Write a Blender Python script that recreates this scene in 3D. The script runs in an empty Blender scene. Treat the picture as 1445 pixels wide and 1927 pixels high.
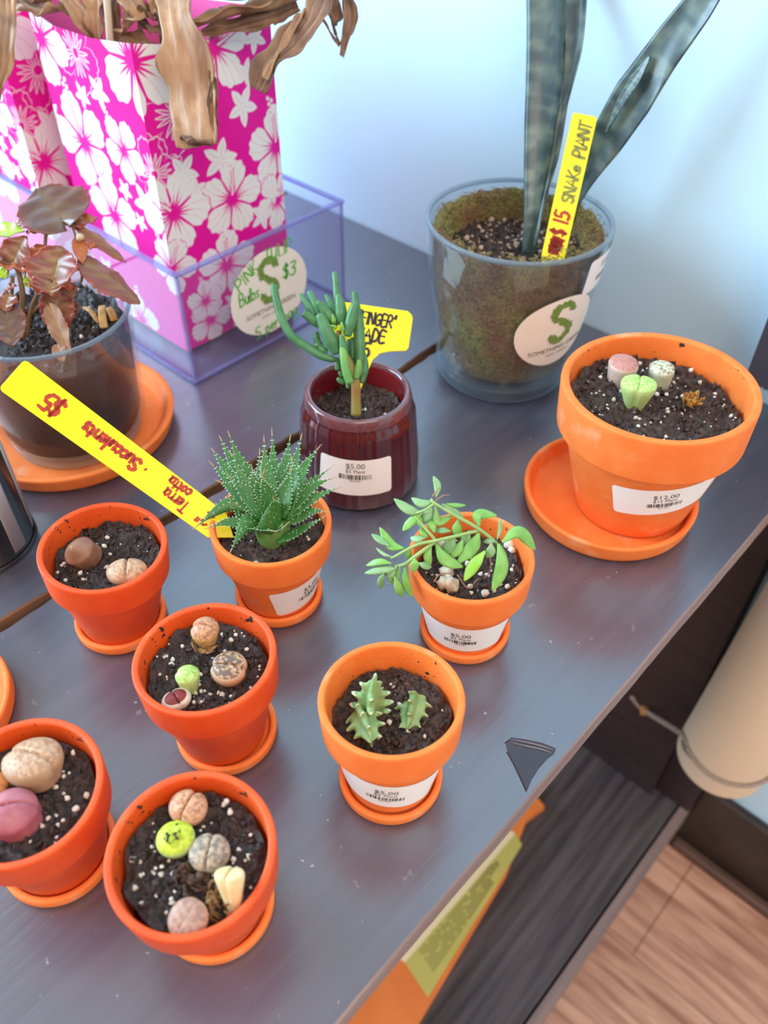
import bpy, bmesh, math, random
import numpy as np
from mathutils import Matrix, Vector, noise

random.seed(7)
SC = bpy.context.scene
COL = SC.collection
V3 = lambda *a: np.array(a, float)

# ------------------------------------------------------------------ camera
F_PX, CX, CY = 1566.08, 722.5, 963.5
CAM_O = V3(0, 0, .41939)
CAM_R = V3(0.73340635, 0.67972742, 0.0092612)
CAM_U = V3(-0.48454284, 0.51315537, 0.70844182)
CAM_F = V3(-0.47679489, 0.52406317, -0.70570846)
cd = bpy.data.cameras.new('camera'); cam = bpy.data.objects.new('camera', cd); COL.objects.link(cam)
cam.matrix_world = Matrix([[CAM_R[i], CAM_U[i], -CAM_F[i], CAM_O[i]] for i in range(3)] + [[0, 0, 0, 1]])
cd.sensor_fit = 'HORIZONTAL'; cd.sensor_width = 36; cd.lens = 36 * F_PX / 1445
cd.clip_start = .01; cd.clip_end = 50
cd.dof.use_dof = True; cd.dof.focus_distance = .47; cd.dof.aperture_fstop = 9.0
SC.camera = cam

# ------------------------------------------------------------------ light
SC.view_settings.view_transform = 'Standard'; SC.view_settings.look = 'None'
SC.view_settings.exposure = 0.22; SC.view_settings.gamma = 1.0
SC.view_settings.use_curve_mapping = False
w = bpy.data.worlds.new('room_light'); SC.world = w; w.use_nodes = True
w.node_tree.nodes['Background'].inputs[0].default_value = (1.0, .93, .91, 1)
w.node_tree.nodes['Background'].inputs[1].default_value = .72

def area(name, loc, target, sx, sy, power, color):
    l = bpy.data.lights.new(name, 'AREA'); l.shape = 'RECTANGLE'; l.size = sx; l.size_y = sy
    l.energy = power; l.color = color
    o = bpy.data.objects.new(name, l); COL.objects.link(o); o.location = loc
    o.rotation_euler = (Vector(target) - Vector(loc)).to_track_quat('-Z', 'Y').to_euler()
    return o
area('window_daylight', (-2.5, -1.15, 1.15), (-.3, .4, .0), 2.0, 1.8, 156, (.52, .79, 1.0))
area('ceiling_lamp', (1.1, -.4, 1.9), (-.2, .25, -.1), 1.6, 1.6, 27, (1.0, .82, .66))

# ------------------------------------------------------------------ pixel -> place
def ray(px, py): return CAM_F + CAM_R * (px - CX) / F_PX - CAM_U * (py - CY) / F_PX
def at_z(px, py, z=0.): d = ray(px, py); return CAM_O + d * (z - CAM_O[2]) / d[2]
def at_x(px, py, x): d = ray(px, py); return CAM_O + d * (x - CAM_O[0]) / d[0]
def at_y(px, py, y): d = ray(px, py); return CAM_O + d * (y - CAM_O[1]) / d[1]
def at_d(px, py, dist): return CAM_O + ray(px, py) * dist
def depth_of(P): return float((np.array(P) - CAM_O) @ CAM_F)
def px_len(n, dist): return n * dist / F_PX

# ------------------------------------------------------------------ materials
def new_mat(name):
    m = bpy.data.materials.new(name); m.use_nodes = True
    nt = m.node_tree; return m, nt, nt.nodes['Principled BSDF']
def rgba(c): return (c[0], c[1], c[2], 1)
def pm(name, c1, c2=None, scale=40, rough=.5, bump=0., bscale=None, detail=4, lo=.35, hi=.65, spec=.5,
       coat=0., trans=0., sss=0., stretch=(1, 1, 1), specks=None, coord='Object', metallic=0., tex='noise', croug=.1):
    m, nt, p = new_mat(name); N, L = nt.nodes.new, nt.links.new
    p.inputs['Base Color'].default_value = rgba(c1); p.inputs['Roughness'].default_value = rough
    p.inputs['Specular IOR Level'].default_value = spec; p.inputs['Coat Weight'].default_value = coat
    p.inputs['Coat Roughness'].default_value = croug; p.inputs['Metallic'].default_value = metallic
    p.inputs['Transmission Weight'].default_value = trans
    if sss: p.inputs['Subsurface Weight'].default_value = sss; p.inputs['Subsurface Radius'].default_value = (.004, .003, .002); p.inputs['Subsurface Scale'].default_value = 1
    tc = N('ShaderNodeTexCoord'); mp = N('ShaderNodeMapping'); mp.inputs['Scale'].default_value = stretch
    L(tc.outputs[coord], mp.inputs[0]); col = None
    if c2 is not None:
        if tex == 'noise':
            t = N('ShaderNodeTexNoise'); t.inputs['Scale'].default_value = scale; t.inputs['Detail'].default_value = detail; out = t.outputs['Fac']
        else:
            t = N('ShaderNodeTexVoronoi'); t.feature = 'DISTANCE_TO_EDGE'; t.inputs['Scale'].default_value = scale; out = t.outputs['Distance']
        L(mp.outputs[0], t.inputs['Vector'])
        r = N('ShaderNodeValToRGB'); r.color_ramp.elements[0].position = lo; r.color_ramp.elements[1].position = hi
        r.color_ramp.elements[0].color = rgba(c1); r.color_ramp.elements[1].color = rgba(c2)
        L(out, r.inputs[0]); col = r.outputs[0]
    for sp in (specks or []):
        sc_, lo_, hi_, sco = sp[:4]
        t = N('ShaderNodeTexNoise'); t.inputs['Scale'].default_value = sc_; t.inputs['Detail'].default_value = 2
        L(tc.outputs[coord] if len(sp) > 4 else mp.outputs[0], t.inputs['Vector'])
        r = N('ShaderNodeValToRGB'); r.color_ramp.elements[0].position = lo_; r.color_ramp.elements[1].position = hi_
        r.color_ramp.elements[0].color = (0, 0, 0, 1); r.color_ramp.elements[1].color = (1, 1, 1, 1)
        L(t.outputs['Fac'], r.inputs[0])
        mx = N('ShaderNodeMix'); mx.data_type = 'RGBA'; L(r.outputs[0], mx.inputs[0])
        if col is not None: L(col, mx.inputs[6])
        else: mx.inputs[6].default_value = rgba(c1)
        mx.inputs[7].default_value = rgba(sco); col = mx.outputs[2]
    if col is not None: L(col, p.inputs['Base Color'])
    if bump:
        t = N('ShaderNodeTexNoise'); t.inputs['Scale'].default_value = bscale or scale * 3; t.inputs['Detail'].default_value = 5
        L(mp.outputs[0], t.inputs['Vector'])
        b = N('ShaderNodeBump'); b.inputs['Strength'].default_value = bump; b.inputs['Distance'].default_value = .001
        L(t.outputs['Fac'], b.inputs['Height']); L(b.outputs[0], p.inputs['Normal'])
    return m
def clear_mat(name, tint=(1, 1, 1), gloss=.9, rough=.02, ior=1.45, haze=0., haze_col=(.8, .8, 1)):
    m, nt, p = new_mat(name); N, L = nt.nodes.new, nt.links.new
    nt.nodes.remove(p); o = nt.nodes['Material Output']
    t = N('ShaderNodeBsdfTransparent'); t.inputs[0].default_value = rgba(tint)
    g = N('ShaderNodeBsdfGlossy'); g.inputs['Roughness'].default_value = rough
    fr = N('ShaderNodeLayerWeight'); fr.inputs[0].default_value = .5; pw = N('ShaderNodeMath'); pw.operation = 'POWER'; pw.inputs[1].default_value = 4; L(fr.outputs['Facing'], pw.inputs[0])
    mu = N('ShaderNodeMath'); mu.operation = 'MULTIPLY_ADD'; mu.inputs[1].default_value = .5 * gloss; mu.inputs[2].default_value = .014 * gloss; L(pw.outputs[0], mu.inputs[0])
    mx = N('ShaderNodeMixShader'); L(mu.outputs[0], mx.inputs[0]); L(t.outputs[0], mx.inputs[1]); L(g.outputs[0], mx.inputs[2])
    last = mx.outputs[0]
    if haze:
        d = N('ShaderNodeBsdfDiffuse'); d.inputs[0].default_value = rgba(haze_col)
        m2 = N('ShaderNodeMixShader'); m2.inputs[0].default_value = haze; L(last, m2.inputs[1]); L(d.outputs[0], m2.inputs[2]); last = m2.outputs[0]
    L(last, o.inputs[0]); return m
def attr_mat(name, attr, c0, c1, rough=.5, coat=0., mid=None):
    m, nt, p = new_mat(name); N, L = nt.nodes.new, nt.links.new
    a = N('ShaderNodeAttribute'); a.attribute_name = attr
    r = N('ShaderNodeValToRGB'); r.color_ramp.elements[0].color = rgba(c0); r.color_ramp.elements[1].color = rgba(c1)
    if mid: e = r.color_ramp.elements.new(.5); e.color = rgba(mid)
    L(a.outputs['Fac'], r.inputs[0]); L(r.outputs[0], p.inputs['Base Color'])
    p.inputs['Roughness'].default_value = rough; p.inputs['Coat Weight'].default_value = coat; p.inputs['Coat Roughness'].default_value = .15
    return m

TERRA = pm('terracotta_orange', (.90, .185, .024), (.93, .225, .042), 60, .72, .25, 900, specks=[(45, .62, .8, (.88, .36, .17))])
TERRAI = pm('terracotta_orange_inside', (.90, .18, .020), (.93, .22, .035), 60, .75, .25, 900, specks=[(320, .70, .74, (.03, .015, .01)), (110, .69, .71, (.03, .016, .012))])
TERRA_RED = pm('terracotta_dark_red', (.74, .070, .004), (.82, .100, .009), 55, .58, .2, 900, specks=[(50, .66, .85, (.76, .2, .06))])  # darker, redder terracotta for pots A, C, D and G
TERRA_RED_I = pm('terracotta_dark_red_inside', (.78, .075, .004), (.84, .10, .008), 55, .62, .2, 900, specks=[(260, .66, .70, (.02, .01, .008)), (95, .64, .66, (.025, .013, .01))])
SOIL = pm('dark_potting_soil', (.009, .005, .005), (.075, .042, .035), 300, .5, 1., 1100, 6, .3, .75, spec=.6)
SOIL2 = pm('brown_potting_soil', (.015, .008, .007), (.115, .065, .05), 280, .55, 1., 1100, 6, .3, .75)
PERL = pm('white_perlite', (.85, .80, .74), (.6, .52, .42), 300, .8, .4, 900)
PAPER = pm('label_paper', (.95, .90, .86), None, rough=.55)
CREAM = pm('cream_sticker_paper', (.94, .87, .76), None, rough=.5)
INK = pm('black_ink', (.012, .011, .014), None, rough=.5)
GREY_INK = pm('grey_print', (.12, .10, .09), None, rough=.6)
GREEN_PEN = pm('green_pen', (.06, .48, .02), None, rough=.5)
LEAF_PRINT = pm('green_leaf_print', (.13, .26, .04), (.25, .36, .08), 500, .6)
RED_PEN = pm('red_pen', (.52, .03, .006), (.38, .02, .005), 300, .5)
OLIVE_PEN = pm('faded_green_pen', (.16, .19, .04), (.28, .27, .03), 300, .5)
YELLOW = pm('yellow_plastic', (.96, .80, .0), (.94, .74, .0), 30, .35, spec=.4)

# ------------------------------------------------------------------ objects
ROOTM = {}
def tag(o, label=None, cat=None, group=None, kind=None):
    for k, v in (('label', label), ('category', cat), ('group', group), ('kind', kind)):
        if v: o[k] = v
    return o
def thing(name, label, cat, loc, axis=None, rz=0., group=None):
    o = bpy.data.objects.new(name, None); COL.objects.link(o); o.empty_display_size = .01
    M = Matrix.Translation(Vector(loc))
    if axis is not None: M = M @ Vector((0, 0, 1)).rotation_difference(Vector(axis).normalized()).to_matrix().to_4x4()
    M = M @ Matrix.Rotation(rz, 4, 'Z'); o.matrix_world = M
    ROOTM[o.name] = M; return tag(o, label, cat, group)
def mesh(name, verts, faces, mats, parent=None, world=True, smooth=True, fm=None, kind=None, attr=None, label=None):
    verts = np.asarray(verts, float)
    if parent is not None and world:
        Mi = np.array(ROOTM[parent.name].inverted()); verts = verts @ Mi[:3, :3].T + Mi[:3, 3]
    me = bpy.data.meshes.new(name); me.from_pydata(verts.tolist(), [], [tuple(int(i) for i in f) for f in faces])
    for m in (mats if isinstance(mats, (list, tuple)) else [mats]): me.materials.append(m)
    if fm is not None: me.polygons.foreach_set('material_index', np.asarray(fm, np.int32))
    if smooth: me.polygons.foreach_set('use_smooth', [True] * len(me.polygons))
    if attr is not None:
        a = me.attributes.new(attr[0], 'FLOAT', 'POINT'); a.data.foreach_set('value', np.asarray(attr[1], np.float32))
    me.update()
    o = bpy.data.objects.new(name, me); COL.objects.link(o)
    if parent is not None: o.parent = parent; ROOTM[o.name] = ROOTM.get(parent.name, Matrix())
    if kind: o['kind'] = kind
    if label: o['label'] = label
    return o
class MB:
    """gathers pieces that belong to ONE mesh"""
    def __init__(s): s.v = []; s.f = []; s.m = []; s.n = 0; s.a = []
    def add(s, vf, mi=0, a=0.):
        v, f = vf; v = np.asarray(v, float); s.v.append(v); s.f += [tuple(i + s.n for i in q) for q in f]
        s.m += (list(mi) if isinstance(mi, (list, tuple, np.ndarray)) else [mi] * len(f)); s.a += (list(a) if hasattr(a, '__len__') else [a] * len(v)); s.n += len(v); return s
    def build(s, name, mats, parent=None, **k):
        return mesh(name, np.concatenate(s.v), s.f, mats, parent, fm=s.m, **k)
def lathe(prof, n=64, flute=None, loop=False):
    prof = np.asarray(prof, float); t = np.linspace(0, 2 * np.pi, n, endpoint=False); v = []
    for k, (r, z) in enumerate(prof):
        rr = r * (1 + (flute[0] * np.cos(flute[1] * t) if flute and flute[2] <= k <= flute[3] else 0 * t))
        v.append(np.stack([rr * np.cos(t), rr * np.sin(t), 0 * t + z], -1))
    v = np.concatenate(v); f = []
    for i in range(len(prof) - 1):
        for j in range(n):
            k = (j + 1) % n; f.append((i * n + j, i * n + k, (i + 1) * n + k, (i + 1) * n + j))
    if loop:
        i = (len(prof) - 1) * n
        for j in range(n): k = (j + 1) % n; f.append((i + j, i + k, k, j))
        return v, f
    if prof[0][0] > 1e-6: f.append(tuple(range(n))[::-1])
    if prof[-1][0] > 1e-6: f.append(tuple(range((len(prof) - 1) * n, len(prof) * n)))
    return v, f
def roundp(pts, k=3, r=.0012):
    """bevel the corners of a profile polyline"""
    pts = [np.array(p, float) for p in pts]; out = [pts[0]]
    for a, b, c in zip(pts, pts[1:], pts[2:]):
        u, w_ = a - b, c - b; lu, lw = np.linalg.norm(u), np.linalg.norm(w_); q = min(r, lu * .45, lw * .45)
        p0, p1 = b + u / lu * q, b + w_ / lw * q
        for i in range(k + 1):
            s = i / k; out.append((1 - s) ** 2 * p0 + 2 * s * (1 - s) * b + s * s * p1)
    return out + [pts[-1]]
def box(lo, hi):
    (a, b, c), (d, e, f) = lo, hi
    v = [(a, b, c), (d, b, c), (d, e, c), (a, e, c), (a, b, f), (d, b, f), (d, e, f), (a, e, f)]
    return v, [(0, 3, 2, 1), (4, 5, 6, 7), (0, 1, 5, 4), (1, 2, 6, 5), (2, 3, 7, 6), (3, 0, 4, 7)]
def bevel(o, wdt=.001, seg=2):
    m = o.modifiers.new('bevel', 'BEVEL'); m.width = wdt; m.segments = seg; m.limit_method = 'ANGLE'; return o
def cr(pts, n):
    P = np.asarray(pts, float)
    if len(P) == 2: return P[0] + np.linspace(0, 1, n)[:, None] * (P[1] - P[0])
    P = np.vstack([2 * P[0] - P[1], P, 2 * P[-1] - P[-2]]); out = []
    for s in np.linspace(0, len(P) - 3 - 1e-9, n):
        i = int(s); t = s - i; a, b, c, d = P[i:i + 4]
        out.append(.5 * ((2 * b) + (c - a) * t + (2 * a - 5 * b + 4 * c - d) * t * t + (-a + 3 * b - 3 * c + d) * t ** 3))
    return np.array(out)
def lin(vals, n):
    vals = np.asarray(vals, float)
    if vals.ndim == 0: return np.full(n, float(vals))
    s = np.linspace(0, 1, n); x = np.linspace(0, 1, len(vals))
    return np.interp(s, x, vals) if vals.ndim == 1 else np.stack([np.interp(s, x, vals[:, k]) for k in range(vals.shape[1])], -1)
def unit(v): return v / (np.linalg.norm(v, axis=-1, keepdims=True) + 1e-12)
def sweep(pts, wd, th, nrm, n=16, m=8, curl=0., wob=0., seed=0):
    """closed solid strip: half width wd, half thickness th, facing nrm (per station), channelled by curl"""
    P = cr(pts, n); W, T, C = lin(wd, n), lin(th, n), lin(curl, n); NN = lin(nrm, n)
    if NN.ndim == 1: NN = np.tile(np.asarray(nrm, float), (n, 1))
    tg = unit(np.gradient(P, axis=0)); sd = unit(np.cross(tg, NN)); nn = unit(np.cross(sd, tg)); v = []
    xs = np.linspace(-1, 1, m); rng = np.random.RandomState(seed); ph = rng.rand(4) * 6.28
    for sgn, X in ((1, xs), (-1, xs[::-1][1:-1])):
        for x in X:
            h = sgn * T * math.sqrt(max(0, 1 - x * x) + .02) + C * x * x * W
            if wob: h = h + wob * (x * x) * np.sin(np.linspace(0, 17, n) + ph[0] + x * 2) + wob * .6 * np.sin(np.linspace(0, 6, n) * (1 + .4 * x) + ph[1]) * x
            v.append(P + sd * (x * W)[:, None] + nn * h[:, None])
    k = len(v); v = np.stack(v, 1).reshape(-1, 3); f = []
    for i in range(n - 1):
        for j in range(k):
            q = (j + 1) % k; f.append((i * k + j, i * k + q, (i + 1) * k + q, (i + 1) * k + j))
    f.append(tuple(range(k))[::-1]); f.append(tuple(range((n - 1) * k, n * k))); return v, f
def tube(pts, rad, n=16, m=8, smooth_path=True):
    P = cr(pts, n) if smooth_path else np.asarray(pts, float); n = len(P)
    d = P[-1] - P[0]; up = V3(0, 0, 1) if abs(d[2]) < .8 * np.linalg.norm(d) else V3(1, .3, 0)
    tg = unit(np.gradient(P, axis=0)); a = unit(np.cross(tg, up)); b = np.cross(tg, a); R = lin(rad, n); t = np.linspace(0, 2 * np.pi, m, endpoint=False)
    v = (P[:, None] + R[:, None, None] * (np.cos(t)[None, :, None] * a[:, None] + np.sin(t)[None, :, None] * b[:, None])).reshape(-1, 3); f = []
    for i in range(n - 1):
        for j in range(m):
            q = (j + 1) % m; f.append((i * m + j, i * m + q, (i + 1) * m + q, (i + 1) * m + j))
    f.append(tuple(range(m))[::-1]); f.append(tuple(range((n - 1) * m, n * m))); return v, f
def shell(P, th):
    """closed thin shell from a grid of points (n,m,3)"""
    n, m, _ = P.shape; du = np.gradient(P, axis=0); dv = np.gradient(P, axis=1); N = unit(np.cross(du, dv))
    v = np.concatenate([(P + N * th / 2).reshape(-1, 3), (P - N * th / 2).reshape(-1, 3)]); o = n * m; f = []
    for i in range(n - 1):
        for j in range(m - 1):
            a, b, c, d = i * m + j, i * m + j + 1, (i + 1) * m + j + 1, (i + 1) * m + j
            f.append((a, d, c, b)); f.append((a + o, b + o, c + o, d + o))
    ring = [j for j in range(m)] + [i * m + m - 1 for i in range(1, n)] + [(n - 1) * m + j for j in range(m - 2, -1, -1)] + [i * m for i in range(n - 2, 0, -1)]
    for a, b in zip(ring, ring[1:] + ring[:1]): f.append((a, b, b + o, a + o))
    return v, f
ICO = {}
def ico(sub):
    if sub not in ICO:
        bm = bmesh.new(); bmesh.ops.create_icosphere(bm, subdivisions=sub, radius=1)
        ICO[sub] = (np.array([v.co[:] for v in bm.verts]), [tuple(v.index for v in f.verts) for f in bm.faces]); bm.free()
    return ICO[sub]
def blob(c, r, rng, sub=1, jit=.25, squash=(1, 1, 1)):
    v, f = ico(sub); q = v * (1 + jit * (rng.rand(len(v), 1) - .5) * 2) * np.array(squash)
    a = rng.rand(3) * 6.28; R = np.array(Matrix.Rotation(a[0], 3, 'X') @ Matrix.Rotation(a[1], 3, 'Y') @ Matrix.Rotation(a[2], 3, 'Z'))
    return np.asarray(c) + (q @ R.T) * r, f
def fbm(x, y, s, seed=0.): return noise.fractal(Vector((x * s, y * s, seed)), 1.0, 2.0, 4)

# ---- writing: a small stroke alphabet and printed type
G = {
 'A': (.7, [[(0, 0), (.35, 1), (.7, 0)], [(.12, .38), (.58, .38)]]), 'B': (.6, [[(0, 0), (0, 1), (.4, .97), (.5, .78), (.38, .56), (0, .52)], [(.38, .54), (.58, .3), (.42, .03), (0, 0)]]),
 'D': (.6, [[(0, 0), (0, 1), (.35, .95), (.58, .6), (.5, .2), (.25, 0), (0, 0)]]), 'E': (.5, [[(.5, 1), (0, 1), (0, 0), (.5, 0)], [(0, .52), (.42, .52)]]),
 'F': (.5, [[(.55, 1), (0, 1), (0, 0)], [(0, .5), (.4, .5)]]), 'G': (.65, [[(.6, .85), (.4, 1), (.1, .8), (0, .45), (.15, .08), (.4, 0), (.6, .2), (.6, .45), (.35, .45)]]),
 'I': (.1, [[(.05, 0), (.05, 1)]]), 'J': (.5, [[(.1, 1), (.5, 1)], [(.35, 1), (.35, .2), (.2, 0), (0, .15)]]), 'K': (.55, [[(0, 0), (0, 1)], [(.5, 1), (.02, .45), (.55, 0)]]),
 'L': (.45, [[(0, 1), (0, 0), (.45, 0)]]), 'N': (.6, [[(0, 0), (0, 1), (.58, 0), (.58, 1)]]), 'P': (.55, [[(0, 0), (0, 1), (.4, .98), (.55, .78), (.4, .52), (0, .48)]]),
 'R': (.58, [[(0, 0), (0, 1), (.4, .98), (.52, .76), (.38, .53), (0, .5)], [(.2, .5), (.58, 0)]]), 'S': (.5, [[(.5, .9), (.25, 1), (.02, .8), (.1, .58), (.42, .42), (.5, .18), (.25, 0), (0, .12)]]),
 'T': (.6, [[(0, 1), (.6, 1)], [(.3, 1), (.3, 0)]]), 'U': (.6, [[(0, 1), (.02, .25), (.25, 0), (.5, .15), (.58, 1)]]),
 'a': (.45, [[(.42, .5), (.2, .58), (0, .3), (.12, .02), (.4, .2), (.43, .55), (.43, .1), (.5, 0)]]), 'b': (.45, [[(0, 1), (0, 0)], [(0, .4), (.25, .58), (.43, .3), (.25, 0), (0, .1)]]),
 'c': (.4, [[(.38, .5), (.18, .58), (0, .3), (.15, 0), (.4, .1)]]), 'e': (.42, [[(.02, .3), (.4, .35), (.25, .58), (.02, .38), (.1, .05), (.4, .08)]]), 'g': (.45, [[(.42, .55), (.15, .55), (.02, .3), (.2, .08), (.42, .3)], [(.42, .58), (.42, -.2), (.2, -.38), (.02, -.25)]]),
 'l': (.15, [[(.08, 1), (.06, .1), (.15, 0)]]), 'n': (.42, [[(0, .58), (0, 0)], [(0, .38), (.22, .58), (.38, .4), (.4, 0)]]), 'o': (.42, [[(.22, .58), (.02, .35), (.15, .02), (.4, .2), (.36, .5), (.22, .58)]]),
 'p': (.45, [[(0, .58), (0, -.35)], [(0, .45), (.25, .6), (.42, .3), (.22, 0), (0, .1)]]), 'r': (.35, [[(0, .58), (0, 0)], [(0, .35), (.15, .55), (.35, .55)]]), 's': (.36, [[(.34, .52), (.12, .58), (.05, .4), (.32, .22), (.25, .02), (0, .06)]]),
 't': (.34, [[(.15, .9), (.15, .08), (.32, 0)], [(0, .6), (.34, .6)]]), 'u': (.42, [[(0, .58), (.02, .12), (.2, 0), (.38, .2), (.4, .58), (.42, 0)]]),
 '1': (.25, [[(.12, 0), (.12, 1)]]), '2': (.5, [[(.02, .8), (.22, 1), (.45, .78), (.3, .4), (0, 0), (.5, 0)]]), '3': (.45, [[(.02, .95), (.35, .95), (.42, .72), (.15, .52), (.42, .38), (.4, .1), (.15, 0), (0, .1)]]),
 '5': (.5, [[(.48, 1), (.08, 1), (.04, .58), (.3, .6), (.48, .35), (.35, .05), (0, .02)]]), '$': (.5, [[(.48, .85), (.25, .95), (.05, .78), (.12, .56), (.4, .45), (.46, .2), (.25, .05), (0, .15)], [(.2, 1.08), (.24, -.08)], [(.3, 1.08), (.32, -.08)]]),
 '"': (.25, [[(.05, 1.05), (.03, .8)], [(.2, 1.05), (.18, .8)]]), '.': (.1, [[(.03, .02), (.08, .06)]]), '-': (.4, [[(0, .5), (.4, .5)]]), ' ': (.35, []), '~': (.6, [[(0, .6), (.1, .95), (.15, .2), (.3, 1.0), (.35, .1), (.45, .9), (.5, .05), (.62, .8)], [(.02, .3), (.6, .5)], [(.0, .55), (.6, .72)]]),
}
def strokes2d(text, size, wd, gap=.18, slant=0., jit=.03, seed=1, xs=1.):
    """marker strokes as flat ribbons; returns 2-D vertices and faces, starting at x=0 on the baseline"""
    rng = random.Random(seed); v = []; f = []; x0 = 0.
    for ch in text:
        adv, sts = G[ch]
        for st in sts:
            q = [((x0 + (x + slant * y + rng.uniform(-jit, jit)) * size * xs), (y + rng.uniform(-jit, jit)) * size) for x, y in st]
            if len(q) > 3:
                q3 = cr([(a, b, 0) for a, b in q], len(q) * 3); q = [(a, b) for a, b, _ in q3]
            P = np.array(q); tg = np.gradient(P, axis=0); tg /= (np.linalg.norm(tg, axis=1, keepdims=True) + 1e-12); nn = np.stack([-tg[:, 1], tg[:, 0]], 1)
            P = np.vstack([P[0] - tg[0] * wd * .4, P[1:-1], P[-1] + tg[-1] * wd * .4]) if len(P) > 2 else np.vstack([P[0] - tg[0] * wd * .4, P[1] + tg[1] * wd * .4])
            b = len(v); k = len(P)
            for i in range(k):
                h = wd * (.5 if 0 < i < k - 1 else .38) * (1 + .2 * rng.uniform(-1, 1)); v += [tuple(P[i] + nn[i] * h), tuple(P[i] - nn[i] * h)]
            for i in range(k - 1): f.append((b + 2 * i, b + 2 * i + 1, b + 2 * i + 3, b + 2 * i + 2))
        x0 += (adv + gap) * size * xs
    return np.array(v), f, x0
def type2d(text, size):
    """printed type (built-in font) as flat 2-D polygons centred on x=0"""
    cu = bpy.data.curves.new('type', 'FONT'); cu.body = text; cu.size = size; cu.align_x = 'CENTER'; cu.resolution_u = 3
    o = bpy.data.objects.new('type', cu); COL.objects.link(o)
    dg = bpy.context.evaluated_depsgraph_get(); me = bpy.data.meshes.new_from_object(o.evaluated_get(dg))
    v = np.array([q.co[:2] for q in me.vertices]); f = [tuple(p.vertices) for p in me.polygons]
    bpy.data.objects.remove(o); bpy.data.curves.remove(cu); bpy.data.meshes.remove(me); return v, f
def put2d(vf, fn): v, f = vf[0], vf[1]; return np.array([fn(a, b) for a, b in v]), f
def rot2(v, ang, dx=0, dy=0, s=1.):
    c, q = math.cos(ang), math.sin(ang); v = np.asarray(v) * s; return np.stack([v[:, 0] * c - v[:, 1] * q + dx, v[:, 0] * q + v[:, 1] * c + dy], 1)
def rounded_patch(wd, ht, r, n=24):
    """quad strip of a rounded rectangle in 2-D"""
    xs = np.concatenate([np.linspace(-wd / 2, -wd / 2 + r, 6), np.linspace(-wd / 2 + r, wd / 2 - r, n)[1:-1], np.linspace(wd / 2 - r, wd / 2, 6)]); v = []; f = []
    for x in xs:
        e = max(0, abs(x) - (wd / 2 - r)); h = ht / 2 - r + math.sqrt(max(0, r * r - e * e))
        for s in np.linspace(-1, 1, 7): v.append((x, s * h))
    for i in range(len(xs) - 1):
        for j in range(6): a = i * 7 + j; f.append((a, a + 7, a + 8, a + 1))
    return np.array(v), f
def ellipse_patch(a, b, n=40):
    v = [(0, 0)]; f = []
    for k in (.25, .5, .75, 1): v += [(a * k * math.cos(t), b * k * math.sin(t)) for t in np.linspace(0, 2 * math.pi, n, endpoint=False)]
    for j in range(n): f.append((0, 1 + j, 1 + (j + 1) % n))
    for k in range(3):
        for j in range(n): q = (j + 1) % n; f.append((1 + k * n + j, 1 + (k + 1) * n + j, 1 + (k + 1) * n + q, 1 + k * n + q))
    return np.array(v), f
def bars2d(wd, ht, seed=3):
    rng = random.Random(seed); v = []; f = []; x = -wd / 2
    while x < wd / 2:
        b = rng.choice([.0003, .0003, .0006, .0009]); n = len(v)
        v += [(x, 0), (x + b, 0), (x + b, ht), (x, ht)]; f.append((n, n + 1, n + 2, n + 3)); x += b + rng.choice([.0003, .0005, .0008])
    return np.array(v), f
def price_label(root, fn, price, line, wd=.05, ht=.023, rot=0., seed=3, scale=1., ty=0.):
    """white price sticker with its print; fn(a, b, lift) maps sticker coordinates onto the pot (local)"""
    m = lambda lift: (lambda a, b: fn(a * math.cos(rot) - b * math.sin(rot), a * math.sin(rot) + b * math.cos(rot), lift))
    lab = mesh('price_label', *put2d(rounded_patch(wd, ht, .0025), m(.0003)), PAPER, root, world=False, label='white price sticker')
    t = MB()
    v, f = type2d(price, .0052 * scale); t.add(put2d((rot2(v, 0, 0, .0035 * scale + ty), f), m(.0005)))
    v, f = type2d(line, .0036 * scale); t.add(put2d((rot2(v, 0, 0, .0002 * scale + ty), f), m(.0005)))
    t.build('price_text', GREY_INK, lab, world=False, smooth=False)
    b = MB(); v, f = bars2d(.0195 * scale, .0035 * scale, seed); b.add(put2d((rot2(v, 0, 0, -.0046 * scale + ty), f), m(.0005)))
    v, f = type2d('40417267', .0017 * scale); b.add(put2d((rot2(v, 0, 0, -.0062 * scale + ty), f), m(.0005)))
    b.build('barcode', INK, lab, world=False, smooth=False); return lab
def cone_map(prof_r, ang, z0, sy=1.):
    """wraps flat coordinates round a turned pot: a along the circumference, b up"""
    def fn(a, b, lift):
        z = z0 + b * sy; r = prof_r(z) + lift; t = ang + a / prof_r(z0); return (r * math.cos(t), r * math.sin(t), z)
    return fn

# =================================================================== SETTING
def wood_mat(name, c1, c2, axis, rough, bump, flecks=None, coat=0., spec=.5, scale=30):  # optional small pale chips and bits scattered over the wood
    st = (scale * .06, scale, scale) if axis == 'x' else (scale, scale * .06, scale)
    m = pm(name, c1, c2, 4, rough, bump, 9, 6, .3, .7, spec, coat, stretch=st, specks=flecks, croug=.25); return m
WALLM = pm('white_wall_paint', (.59, .82, .95), (.57, .80, .94), 3, .75, .05, 60)
FLOORM, nt, p = new_mat('brown_wood_floor'); N, L = nt.nodes.new, nt.links.new
tc = N('ShaderNodeTexCoord'); mp = N('ShaderNodeMapping'); mp.inputs['Scale'].default_value = (2.2, 22, 1); L(tc.outputs['Object'], mp.inputs[0])
t1 = N('ShaderNodeTexNoise'); t1.inputs['Scale'].default_value = 3; t1.inputs['Detail'].default_value = 7; t1.inputs['Distortion'].default_value = .8; L(mp.outputs[0], t1.inputs['Vector'])
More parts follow.
